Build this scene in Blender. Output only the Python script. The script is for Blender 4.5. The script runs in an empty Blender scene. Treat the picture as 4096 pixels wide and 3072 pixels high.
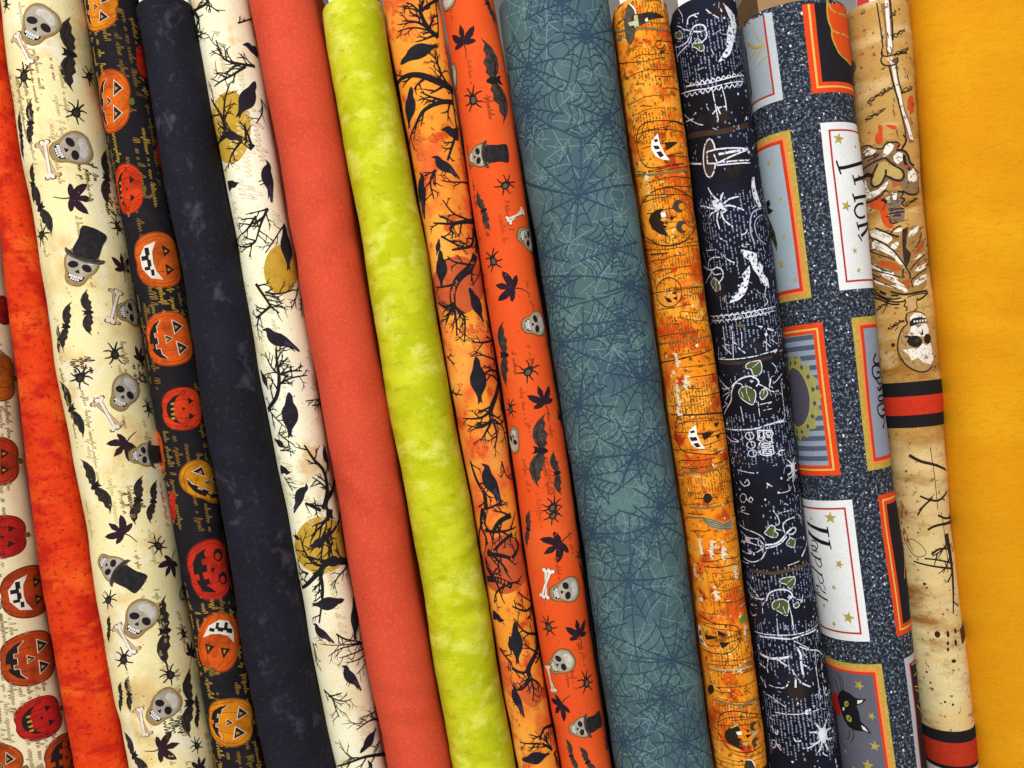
import bpy, bmesh, math, random
import numpy as np
from mathutils import Vector
from mathutils.geometry import tessellate_polygon

# ------------------------------------------------------------------ camera, light
D = 0.62                      # camera to the shelf-front plane (m)
MPP = 0.5 / 3072.0            # metres on that plane per photograph pixel
ZC = 0.33                     # camera height above the shelf board
sc = bpy.context.scene
cam_d = bpy.data.cameras.new('camera'); cam = bpy.data.objects.new('camera', cam_d)
sc.collection.objects.link(cam); sc.camera = cam
cam.location = (0, -D, ZC); cam.rotation_euler = (math.radians(90), 0, 0)
cam_d.sensor_fit = 'HORIZONTAL'; cam_d.angle = 2 * math.atan(4096 * MPP / 2 / D)
cam_d.clip_start = 0.01; cam_d.clip_end = 50

w = bpy.data.worlds.new('World'); sc.world = w; w.use_nodes = True
bg = w.node_tree.nodes['Background']; bg.inputs[0].default_value = (1, 0.985, 0.95, 1); bg.inputs[1].default_value = 0.03

def area(name, loc, target, sx, sy, power, col):
    l = bpy.data.lights.new(name, 'AREA'); l.shape = 'RECTANGLE'; l.size = sx; l.size_y = sy
    l.energy = power; l.color = col
    o = bpy.data.objects.new(name, l); sc.collection.objects.link(o); o.location = loc
    o.rotation_euler = (Vector(target) - Vector(loc)).to_track_quat('-Z', 'Y').to_euler()
    return o
area('ceiling_panel', (-0.5, -2.45, 1.45), (0, 0, 0.35), 0.9, 0.5, 97, (1, 0.985, 0.965))
area('ceiling_panel', (0.9, -2.2, 2.0), (0, 0, 0.35), 1.2, 0.6, 5, (0.95, 0.98, 1))

sc.view_settings.view_transform = 'Standard'; sc.view_settings.look = 'None'
sc.view_settings.exposure = 0.0; sc.view_settings.gamma = 1.0
sc.view_settings.use_curve_mapping = False

# ------------------------------------------------------------------ materials
def lin(h):
    h = h.lstrip('#')
    c = [int(h[i:i + 2], 16) / 255 for i in (0, 2, 4)]
    return tuple((x / 12.92 if x <= 0.04045 else ((x + 0.055) / 1.055) ** 2.4) for x in c) + (1,)

def cloth(name, base, layers=(), grain=0.10, bump=0.25, rough=0.85, sheen=0.12, tgrad=None, twill=0.0):
    """woven cotton: base colour, then mottled dye layers (colour, scale, low, high, detail, (su, st), seed)"""
    m = bpy.data.materials.new(name); m.use_nodes = True
    nt = m.node_tree; N = nt.nodes; L = nt.links
    bs = N['Principled BSDF']; bs.inputs['Roughness'].default_value = rough
    bs.inputs['Specular IOR Level'].default_value = 0.18
    bs.inputs['Sheen Weight'].default_value = 0.0; bs.inputs['Sheen Roughness'].default_value = 0.5
    uv = N.new('ShaderNodeUVMap'); uv.uv_map = 'cloth'
    def noise(scale, detail, st=(1, 1), seed=0, rough_=0.55):
        mp = N.new('ShaderNodeMapping'); L.new(uv.outputs[0], mp.inputs[0])
        mp.inputs['Scale'].default_value = (st[0], st[1], 1); mp.inputs['Location'].default_value = (seed * 1.37, seed * 2.11, 0)
        n = N.new('ShaderNodeTexNoise'); n.noise_dimensions = '2D'; L.new(mp.outputs[0], n.inputs['Vector'])
        n.inputs['Scale'].default_value = scale; n.inputs['Detail'].default_value = detail
        n.inputs['Roughness'].default_value = rough_
        return n.outputs['Fac']
    def mrange(f, a, b, c=0.0, d=1.0):
        r = N.new('ShaderNodeMapRange'); L.new(f, r.inputs[0])
        for i, v in enumerate((a, b, c, d)): r.inputs[i + 1].default_value = v
        return r.outputs[0]
    rgb = N.new('ShaderNodeRGB'); rgb.outputs[0].default_value = lin(base); col = rgb.outputs[0]
    def mix(fac, a, bcol, typ='MIX'):
        x = N.new('ShaderNodeMix'); x.data_type = 'RGBA'; x.blend_type = typ
        if hasattr(fac, 'links'): L.new(fac, x.inputs[0])
        else: x.inputs[0].default_value = fac
        L.new(a, x.inputs[6])
        if isinstance(bcol, tuple): x.inputs[7].default_value = bcol
        else: L.new(bcol, x.inputs[7])
        return x.outputs[2]
    if tgrad:      # print that changes colour along the roll: [(t0, t1, colour)]
        sep = N.new('ShaderNodeSeparateXYZ'); L.new(uv.outputs[0], sep.inputs[0])
        for (t0, t1, c) in tgrad:
            col = mix(mrange(sep.outputs[1], t0, t1), col, lin(c))
    for (c, scale, lo, hi, det, st, seed) in layers:
        col = mix(mrange(noise(scale, det, st, seed, 0.64), lo, hi), col, lin(c))
    g1 = noise(2600, 2, (1, 0.3), 5); g2 = noise(2600, 2, (0.3, 1), 9)
    ad = N.new('ShaderNodeMath'); ad.operation = 'ADD'; L.new(g1, ad.inputs[0]); L.new(g2, ad.inputs[1])
    thread = ad.outputs[0]
    gv = mrange(thread, 0.75, 1.25, 1 - grain * 1.2, 1 + grain * 1.2)
    if twill:      # fine diagonal wales
        mp = N.new('ShaderNodeMapping'); L.new(uv.outputs[0], mp.inputs[0]); mp.inputs['Rotation'].default_value = (0, 0, math.radians(52))
        wv = N.new('ShaderNodeTexWave'); L.new(mp.outputs[0], wv.inputs['Vector']); wv.inputs['Scale'].default_value = 300; wv.inputs['Distortion'].default_value = 1.5; wv.inputs['Detail Scale'].default_value = 3
        mu = N.new('ShaderNodeMath'); mu.operation = 'MULTIPLY'; L.new(gv, mu.inputs[0]); L.new(mrange(wv.outputs['Fac'], 0, 1, 1 - twill, 1 + twill * .6), mu.inputs[1]); gv = mu.outputs[0]
    cmb = N.new('ShaderNodeCombineColor'); [L.new(gv, cmb.inputs[i]) for i in range(3)]
    col = mix(1.0, col, cmb.outputs[0], 'MULTIPLY')
    L.new(col, bs.inputs['Base Color'])
    bp = N.new('ShaderNodeBump'); bp.inputs['Strength'].default_value = bump; bp.inputs['Distance'].default_value = 0.0004
    L.new(thread, bp.inputs['Height'])
    soft = noise(60, 3, (1, 0.6), 3); bp2 = N.new('ShaderNodeBump'); bp2.inputs['Strength'].default_value = 0.08
    bp2.inputs['Distance'].default_value = 0.002; L.new(soft, bp2.inputs['Height']); L.new(bp.outputs[0], bp2.inputs['Normal'])
    L.new(bp2.outputs[0], bs.inputs['Normal'])
    return m

INK = {}
def ink(h, c2=None, amt=0.55, scale=260):
    """printed ink: colour h, blotched towards c2"""
    k = (h, c2, amt, scale)
    if k not in INK:
        if c2 is None:
            b = [int(h[i:i + 2], 16) for i in (0, 2, 4)]
            c2 = ''.join('%02x' % max(0, min(255, int(v * 0.86 + 6))) for v in b)
        INK[k] = cloth('ink_' + h, h, [(c2, scale, 0.42, 0.42 + 0.3 / max(amt, .1), 3, (1, 1), len(INK))], grain=0.09, sheen=0.05)
    return INK[k]

def worn(h, under, lo=.5, hi=.56, scale=420):
    """worn ink: the cloth colour shows through in specks"""
    k = ('worn', h, under, lo, scale)
    if k not in INK: INK[k] = cloth('worn_ink_' + h, h, [(under, scale, lo, hi, 4, (1, 1), 3)], grain=.06)
    return INK[k]

def plain(name, h, rough=0.7):
    m = bpy.data.materials.new(name); m.use_nodes = True; nt = m.node_tree
    b = nt.nodes['Principled BSDF']; b.inputs['Roughness'].default_value = rough
    n = nt.nodes.new('ShaderNodeTexNoise'); n.inputs['Scale'].default_value = 120; n.inputs['Detail'].default_value = 4
    tc = nt.nodes.new('ShaderNodeTexCoord'); nt.links.new(tc.outputs['Object'], n.inputs['Vector'])
    r = nt.nodes.new('ShaderNodeMix'); r.data_type = 'RGBA'; c = lin(h)
    r.inputs[6].default_value = tuple(v * 0.85 for v in c[:3]) + (1,); r.inputs[7].default_value = tuple(min(1, v * 1.1) for v in c[:3]) + (1,)
    nt.links.new(n.outputs['Fac'], r.inputs[0]); nt.links.new(r.outputs[2], b.inputs['Base Color'])
    return m

# ------------------------------------------------------------------ conversion of photo crops to photo pixels
def crop(ox, oy, k):
    return lambda pts: [(ox + x * k, oy + y * k) for x, y in pts]
def T(c, r):
    return crop(1024 * c, 1024 * r, 1024 / 1659)

# ------------------------------------------------------------------ a bolt of fabric: a board wound with cloth, its rounded fold to the front
BOLTS = []
YS = np.array([0, 1024, 2048, 3072.0])
class Bolt:
    def __init__(b, label, left, right, off, top, mat, depth=1.15, power=2.0, seed=1, wob=1.0, creases=(), slim=0.965):
        b.label, b.off, b.top, b.mat, b.seed, b.wob = label, off, top, mat, seed, wob
        Lf = np.array(left, float) * 4096 / 2212; Rt = np.array(right, float) * 4096 / 2212
        cx = (Lf + Rt) / 2; b.pc = np.polyfit(YS / 1000, cx, 3); b.pd = np.polyder(b.pc)
        b.m0 = (cx[-1] - cx[0]) / 3072; b.ca = 1 / math.sqrt(1 + b.m0 ** 2)
        b.hw = (Rt - Lf) / 2 * slim; b.f = (D + off) / D
        b.w0 = b.hw.mean() * MPP * b.ca * b.f; b.a0 = b.w0 * depth; b.n = power
        ph = np.linspace(0, math.pi / 2, 400); e = 2 / power
        x = b.w0 * np.sin(ph) ** e; y = b.a0 * np.cos(ph) ** e
        s = np.concatenate([[0], np.cumsum(np.hypot(np.diff(x), np.diff(y)))])
        nx = np.sin(ph) ** (2 - e) / b.w0; ny = np.cos(ph) ** (2 - e) / b.a0; nn = np.hypot(nx, ny)
        b.ts, b.tx, b.ty, b.tnx, b.tny = s, x / b.w0, y, nx / nn, ny / nn
        b.smax = s[-1]; b.kt = MPP / b.ca
        rg = np.random.RandomState(seed)
        b.waves = [(rg.uniform(.5, 1) * am * wob, 2 * math.pi / rg.uniform(l0, l1), rg.uniform(-60, 60), rg.uniform(0, 6.3))
                   for am, l0, l1 in ((.0009, .14, .26), (.00034, .05, .09), (.00010, .02, .035))]
        b.creases = creases
        b.prints = []; BOLTS.append(b)
    def cxm(b, tau):
        tc = np.clip(tau, 0, 3072) / 1000
        m = np.polyval(b.pd, tc) / 1000
        return np.polyval(b.pc, tc) + (tau - tc * 1000) * m, m
    def S(b, s, t, lift=0.0):
        s = np.asarray(s, float); t = np.asarray(t, float)
        tau = t / b.kt; cx, m = b.cxm(tau)
        wv = np.interp(tau, YS, b.hw) * MPP * b.ca * b.f
        a = np.abs(s); sg = np.sign(s)
        fx = np.interp(a, b.ts, b.tx); fy = np.interp(a, b.ts, b.ty)
        nx = np.interp(a, b.ts, b.tnx) * sg; ny = np.interp(a, b.ts, b.tny)
        back = np.maximum(a - b.smax, 0)
        fade = np.clip(1 - back / 0.02, 0, 1)
        d = lift
        for (am, k, ks, p) in b.waves: d = d + fade * am * np.sin(k * t + ks * s + p)
        for (s0, t0, dirs, lam, am, ext) in b.creases:
            ds = s - s0; dt = t - t0
            u = ds * math.cos(dirs) + dt * math.sin(dirs); v = -ds * math.sin(dirs) + dt * math.cos(dirs)
            d = d + fade * am * np.sin(2 * math.pi * v / lam) * np.exp(-(v / lam) ** 2 / 1.2 - (u / ext) ** 2)
        x = sg * wv * fx * (1 - 0.16 * np.clip(back / 0.05, 0, 1)) + nx * d
        y = -fy + back - ny * d
        q = np.sqrt(1 + m * m)
        X = (cx - 2048) * MPP * b.f + x / q
        Z = ZC + (1536 - tau) * MPP * b.f + x * m / q
        return np.stack([X, y + b.off, Z], -1)
    def normal(b, s, t):
        e = 3e-4
        ds = b.S(s + e, t) - b.S(s - e, t); dt = b.S(s, t + e) - b.S(s, t - e)
        n = np.cross(dt, ds); n /= np.linalg.norm(n, axis=-1, keepdims=True) + 1e-12
        flip = np.where((n[..., 1] > 0)[..., None], -1, 1)
        return n * np.where((np.abs(s) < b.smax)[..., None], flip, 1)
    @staticmethod
    def proj(p):
        k = D / (p[..., 1] + D) / MPP
        return 2048 + p[..., 0] * k, 1536 - (p[..., 2] - ZC) * k
    def inv(b, pts):
        """surface coordinates (s, t) of printed points seen at these photograph pixels"""
        P = np.asarray(pts, float); px, py = P[:, 0], P[:, 1]
        ss = np.linspace(-b.smax * 1.25, b.smax * 1.25, 161)
        t = py * b.kt; s = np.zeros(len(P))
        for it in range(4):
            for i in range(len(P)):
                X, _ = b.proj(b.S(ss, np.full_like(ss, t[i])))
                i0, i1 = int(np.argmin(X)), int(np.argmax(X))
                lo, hi = X[i0], X[i1]
                if px[i] <= lo + 2: s[i] = ss[i0] + (px[i] - lo) * MPP
                elif px[i] >= hi - 2: s[i] = ss[i1] + (px[i] - hi) * MPP
                else: s[i] = np.interp(px[i], X[i0:i1 + 1], ss[i0:i1 + 1])
            _, Y = b.proj(b.S(s, t))
            t = t + (py - Y) * b.kt
        return np.stack([s, t], -1)
    def local(b, centre, size, ang):
        """a placed motif: unit shape -> surface coordinates. size in photo pixels per unit, ang clockwise in the picture"""
        c = b.inv([centre])[0]; tau = c[1] / b.kt; _, m = b.cxm(np.array([tau])); al = math.atan(m[0])
        k = MPP * (D + b.off - b.a0 * 0.8) / D * size
        th = math.radians(ang) + al      # picture axes -> roll axes
        ct, st = math.cos(th), math.sin(th)
        return lambda pts: [(c[0] + k * (x * ct - y * st), c[1] + k * (x * st + y * ct)) for x, y in pts]

# ------------------------------------------------------------------ printed motifs: ink laid on the cloth surface
DS, DT = 0.0022, 0.005
def clip(poly, ax, v, keep_less):
    out = []; n = len(poly)
    for i in range(n):
        p, q = poly[i], poly[(i + 1) % n]
        a = (p[ax] <= v) if keep_less else (p[ax] >= v); c = (q[ax] <= v) if keep_less else (q[ax] >= v)
        if a: out.append(p)
        if a != c:
            u = (v - p[ax]) / (q[ax] - p[ax])
            out.append((p[0] + u * (q[0] - p[0]), p[1] + u * (q[1] - p[1])))
    return out
def cells(poly):
    res = [poly]
    for ax, st in ((0, DS), (1, DT)):
        nxt = []
        for p in res:
            lo = min(q[ax] for q in p); hi = max(q[ax] for q in p)
            if hi - lo <= st: nxt.append(p); continue
            k0 = math.floor(lo / st); k1 = math.floor(hi / st)
            r = p
            for k in range(k0 + 1, k1 + 1):
                a = clip(r, ax, k * st, True); r = clip(r, ax, k * st, False)
                if len(a) > 2: nxt.append(a)
                if len(r) < 3: break
            if len(r) > 2: nxt.append(r)
        res = nxt
    return res

class Pr:
    """one printed motif (or one mass of fine printing): a mesh lying on the cloth"""
    def __init__(p, bolt, name, stuff=False):
        p.b, p.name, p.stuff = bolt, name, stuff
        p.v, p.lay, p.f, p.fm, p.mats = [], [], [], [], []
        bolt.prints.append(p)
    def mi(p, m):
        if m not in p.mats: p.mats.append(m)
        return p.mats.index(m)
    def face(p, pts, mi, layer):
        i = len(p.v); p.v.extend(pts); p.lay.extend([layer] * len(pts))
        p.f.append(tuple(range(i, i + len(pts)))); p.fm.append(mi)
    def poly(p, pts, mat, layer=0):
        mi = p.mi(mat); lim = p.b.smax * 1.35
        pts = [(max(-lim, min(lim, x)), y) for x, y in pts]
        for tri in tessellate_polygon([[Vector((x, y, 0)) for x, y in pts]]):
            for c in cells([pts[i] for i in tri]):
                ar = sum(c[i][0] * c[i - 1][1] - c[i - 1][0] * c[i][1] for i in range(len(c)))
                if abs(ar) > 2e-9: p.face(c, mi, layer)
    def quad(p, pts, mat, layer=0):
        p.face(list(pts), p.mi(mat), layer)
    def stroke(p, pts, wd, mat, layer=0, taper=None):
        """pts in surface coords, wd in metres (or list); taper (w0, w1) factors"""
        q = [pts[0]]
        for a, c in zip(pts, pts[1:]):
            n = max(1, int(math.hypot(c[0] - a[0], c[1] - a[1]) / 0.0025))
            q += [(a[0] + (c[0] - a[0]) * k / n, a[1] + (c[1] - a[1]) * k / n) for k in range(1, n + 1)]
        n = len(q); lim = p.b.smax * 1.35
        if n < 2: return
        q = [(max(-lim, min(lim, x)), y) for x, y in q]
        L, R = [], []
        for i in range(n):
            a = q[max(0, i - 1)]; c = q[min(n - 1, i + 1)]
            dx, dy = c[0] - a[0], c[1] - a[1]; l = math.hypot(dx, dy) or 1e-9
            ww = wd / 2
            if taper: ww *= taper[0] + (taper[1] - taper[0]) * i / (n - 1)
            ox, oy = -dy / l * ww, dx / l * ww
            L.append((q[i][0] + ox, q[i][1] + oy)); R.append((q[i][0] - ox, q[i][1] - oy))
        i0 = len(p.v); p.v += L + R; p.lay += [layer] * (2 * n); mi = p.mi(mat)
        for i in range(n - 1):
            p.f.append((i0 + i, i0 + i + 1, i0 + n + i + 1, i0 + n + i)); p.fm.append(mi)

PX = MPP * 0.96
def smooth(pts, n=4, closed=False):
    """Catmull-Rom through the points"""
    out = []; N = len(pts); rng = range(N if closed else N - 1)
    for i in rng:
        g = (lambda k: pts[k % N]) if closed else (lambda k: pts[max(0, min(N - 1, k))])
        p0, p1, p2, p3 = g(i - 1), g(i), g(i + 1), g(i + 2)
        for j in range(n):
            u = j / n; u2, u3 = u * u, u * u * u
            out.append(tuple(0.5 * (2 * p1[k] + (p2[k] - p0[k]) * u + (2 * p0[k] - 5 * p1[k] + 4 * p2[k] - p3[k]) * u2 + (3 * p1[k] - p0[k] - 3 * p2[k] + p3[k]) * u3) for k in (0, 1)))
    if not closed: out.append(pts[-1])
    return out
def ell(cx, cy, rx, ry, n=18, a0=0.0, a1=2 * math.pi, rot=0.0):
    r = math.radians(rot); c, s = math.cos(r), math.sin(r); o = []
    full = abs(a1 - a0 - 2 * math.pi) < 1e-6
    for i in range(n if full else n + 1):
        t = a0 + (a1 - a0) * i / n; x, y = rx * math.cos(t), ry * math.sin(t)
        o.append((cx + x * c - y * s, cy + x * s + y * c))
    return o

class Tr:
    """tracing helper: draws traced photo points of one crop onto one bolt"""
    def __init__(t, bolt, conv, pr):
        t.b, t.c, t.p = bolt, conv, pr
        a = conv([(0, 0), (1, 0)]); t.k = (a[1][0] - a[0][0]) * PX
    def st(t, pts): return [tuple(x) for x in t.b.inv(t.c(pts))]
    def poly(t, pts, mat, layer=0, sm=0):
        p = t.st(pts)
        t.p.poly(smooth(p, sm, True) if sm else p, mat, layer)
    def line(t, pts, wd, mat, layer=0, sm=4, taper=None):
        p = t.st(pts)
        if sm and len(p) > 2: p = smooth(p, sm)
        t.p.stroke(p, wd * t.k, mat, layer, taper)
    def dot(t, x, y, r, mat, layer=0, ry=None):
        c = t.st([(x, y)])[0]
        t.p.poly(ell(c[0], c[1], r * t.k, (ry or r) * t.k, 10), mat, layer)
# ------------------------------------------------------------------ the motif library (unit shapes, y down)
K_BLACK = '1c1719'; K_PLUM = '2a1720'
BONE = lambda: ink('b9ab90', 'd8d0c0', .6, 180)
def skull(b, cv, x, y, h, ang, tone=0):
    p = Pr(b, 'skull_print'); c = cv([(x, y)])[0]; k = (cv([(1, 0)])[0][0] - cv([(0, 0)])[0][0])
    f = b.local(c, h * k, ang); skull_shape(p, f, tone); return p
def skull_shape(p, f, tone=0, dy=0.0):
    out = [(0, -.5), (.2, -.48), (.34, -.36), (.4, -.18), (.37, .02), (.28, .2), (.24, .36), (.15, .48), (0, .51), (-.15, .48), (-.24, .36), (-.28, .2), (-.37, .02), (-.4, -.18), (-.34, -.36), (-.2, -.48)]
    g = lambda pts: f([(a, c + dy) for a, c in pts])
    e = lambda k, q=out: smooth([(a * k, c * k) for a, c in q], 3, True)
    tan = ink('8a6a3c', 'a98a55', .6); rim = ink('4a3a28')
    p.poly(g(e(1.06)), rim if tone else tan, 0); p.poly(g(e(1.0)), ink('94794c', 'ad9364', .6), 1)
    p.poly(g(smooth([(0, -.46), (.2, -.43), (.33, -.28), (.36, -.12), (.3, .06), (.2, .2), (.17, .38), (0, .42), (-.17, .38), (-.2, .2), (-.3, .06), (-.36, -.12), (-.32, -.3), (-.18, -.44)], 3, True)), ink('a59987', 'beb4a6', .7, 200), 2)
    p.poly(g(smooth([(-.02, -.42), (.17, -.38), (.29, -.22), (.22, -.13), (.02, -.2), (-.16, -.2), (-.2, -.34)], 3, True)), ink('cbc5bb', 'aea79c', .7, 220), 3)
    dk = ink('1f1a1e')
    for sx in (-1, 1):
        p.poly(g(ell(sx * .165, -.02, .125, .095, 14, rot=sx * 18)), dk, 4)
    p.poly(g([(0, .07), (.06, .16), (.02, .18), (0, .165), (-.02, .18), (-.06, .16)]), dk, 4)
    mouth = [(-.2, .22), (-.1, .255), (0, .265), (.1, .255), (.2, .22), (.175, .35), (.09, .4), (0, .41), (-.09, .4), (-.175, .35)]
    p.poly(g(mouth), dk, 4)
    wt = ink('e9e7e0', 'd2d4d8', .5)
    for i in range(6):
        x0 = -.165 + i * .056; m = abs(x0 + .022) ; u = .268 - m * .16; l = .33 - m * .1
        p.poly(g([(x0, u), (x0 + .044, u), (x0 + .044, l), (x0, l)]), wt, 5)
        if 0 < i < 5: p.poly(g([(x0, l + .012), (x0 + .044, l + .012), (x0 + .042, l + .06), (x0 + .002, l + .06)]), wt, 5)
def hat_skull(b, cv, x, y, h, ang, tone=0):
    """x, y, h: the whole figure, hat and skull"""
    p = Pr(b, 'skull_in_top_hat_print'); c = cv([(x, y)])[0]; k = (cv([(1, 0)])[0][0] - cv([(0, 0)])[0][0])
    f = b.local(c, h * k, ang)
    g = lambda pts: f([(a * .64, q * .62 + .2) for a, q in pts]); skull_shape(p, g, tone)
    bl = ink('201d1f', '3a3638', .5)
    p.poly(f(smooth([(-.2, -.47), (-.07, -.51), (.08, -.51), (.21, -.47), (.19, -.28), (.19, -.02), (0, .04), (-.19, -.02), (-.18, -.26)], 3, True)), bl, 6)
    p.poly(f(smooth([(-.31, -.05), (-.2, -.01), (0, .04), (.2, -.01), (.31, -.05), (.28, .03), (.14, .085), (-.02, .1), (-.2, .07), (-.29, .02)], 3, True)), ink('2b2724', '5a5148', .5), 7)
    p.stroke(f(smooth([(-.31, -.04), (-.2, .05), (0, .09), (.2, .05), (.31, -.04)], 4)), .012 * h * k * PX, ink('6d6254'), 8)
    return p
def bones(b, cv, x, y, h, ang, white=0):
    p = Pr(b, 'crossed_bones_print'); c = cv([(x, y)])[0]; k = (cv([(1, 0)])[0][0] - cv([(0, 0)])[0][0])
    f = b.local(c, h * k, ang)
    for n, da in enumerate((-9, 9)):
        r = math.radians(da); R = lambda pts: [(a * math.cos(r) - q * math.sin(r), a * math.sin(r) + q * math.cos(r)) for a, q in pts]
        sh = [(-.04, -.36), (-.12, -.42), (-.11, -.49), (-.04, -.5), (0, -.45), (.04, -.5), (.11, -.49), (.12, -.42), (.04, -.36), (.035, .36), (.12, .42), (.11, .49), (.04, .5), (0, .45), (-.04, .5), (-.11, .49), (-.12, .42), (-.035, .36)]
        p.poly(f(R([(a * 1.35, q * 1.04) for a, q in sh])), ink('7a5238', '9a6a44', .5), 2 * n)
        p.poly(f(R(sh)), ink('e6dfd0', 'c9b8a0', .5) if (white or n) else ink('c8ab88', 'b08a64', .5), 2 * n + 1)
    return p
def bat(b, cv, x, y, span, ang, tone='2b2523', t2='453b33'):
    p = Pr(b, 'bat_print'); c = cv([(x, y)])[0]; k = (cv([(1, 0)])[0][0] - cv([(0, 0)])[0][0])
    f0 = b.local(c, span * k, ang); f = lambda pts: f0([(a, q * .78) for a, q in pts]); m = ink(tone, t2, .6, 300)
    half = [(.0, -.05), (.05, -.05), (.09, -.1), (.17, -.15), (.27, -.16), (.38, -.1), (.5, .04), (.42, .0), (.36, .045), (.28, .03), (.22, .1), (.15, .07), (.1, .1), (.05, .06), (.0, .1)]
    p.poly(f(half), m, 0); p.poly(f([(-a, q) for a, q in half]), m, 0)
    dk = ink('1d181a')
    p.poly(f(smooth([(0, -.07), (.035, -.03), (.04, .06), (0, .13), (-.04, .06), (-.035, -.03)], 2, True)), dk, 1)
    p.poly(f([(-.05, -.14), (-.02, -.1), (.02, -.1), (.05, -.14), (.045, -.06), (0, -.03), (-.045, -.06)]), dk, 2)
    for sx in (-1, 1):
        p.stroke(f([(sx * .04, -.02), (sx * .2, -.1), (sx * .46, .0)]), .012 * span * k * PX, ink('15110f'), 1, (1.2, .4))
    return p
def spider(b, cv, x, y, s, ang=0, tone='221c1a', body='3a332c', name='spider_print'):
    p = Pr(b, name); c = cv([(x, y)])[0]; k = (cv([(1, 0)])[0][0] - cv([(0, 0)])[0][0])
    f = b.local(c, s * k, ang); m = ink(tone); rg = random.Random(int(x * 7 + y))
    for sx in (-1, 1):
        for i, (a, ln) in enumerate(((-68, .52), (-25, .46), (18, .46), (60, .54))):
            a2 = math.radians(a + rg.uniform(-8, 8)); kx, ky = math.cos(a2) * sx, math.sin(a2)
            bend = (-.07 if i < 2 else .07)
            p.stroke(f(smooth([(0, 0), (kx * ln * .5, ky * ln * .5 + bend), (kx * ln, ky * ln)], 3)), .07 * s * k * PX, m, 0, (1.3, .6))
    p.poly(f(ell(0, .07, .18, .21, 12)), m, 1); p.poly(f(ell(.02, .08, .10, .13, 10)), ink(body), 2)
    p.poly(f(ell(0, -.13, .09, .09, 9)), m, 1)
    return p
def leaf(b, cv, x, y, s, ang, tone=K_PLUM):
    p = Pr(b, 'maple_leaf_print'); c = cv([(x, y)])[0]; k = (cv([(1, 0)])[0][0] - cv([(0, 0)])[0][0])
    f = b.local(c, s * k, ang)
    half = [(0, -.5), (.05, -.4), (.1, -.28), (.07, -.12), (.16, -.2), (.3, -.3), (.44, -.34), (.42, -.2), (.34, -.06), (.24, .02), (.36, .06), (.4, .13), (.28, .18), (.14, .18), (.03, .14)]
    p.poly(f(half + [(-a, q) for a, q in reversed(half[1:])]), ink(tone, '3a2430', .5), 0)
    p.stroke(f(smooth([(0, .1), (.03, .3), (-.02, .58)], 4)), .035 * s * k * PX, ink('3a2420'), 0, (1.2, .6))
    return p
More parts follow.
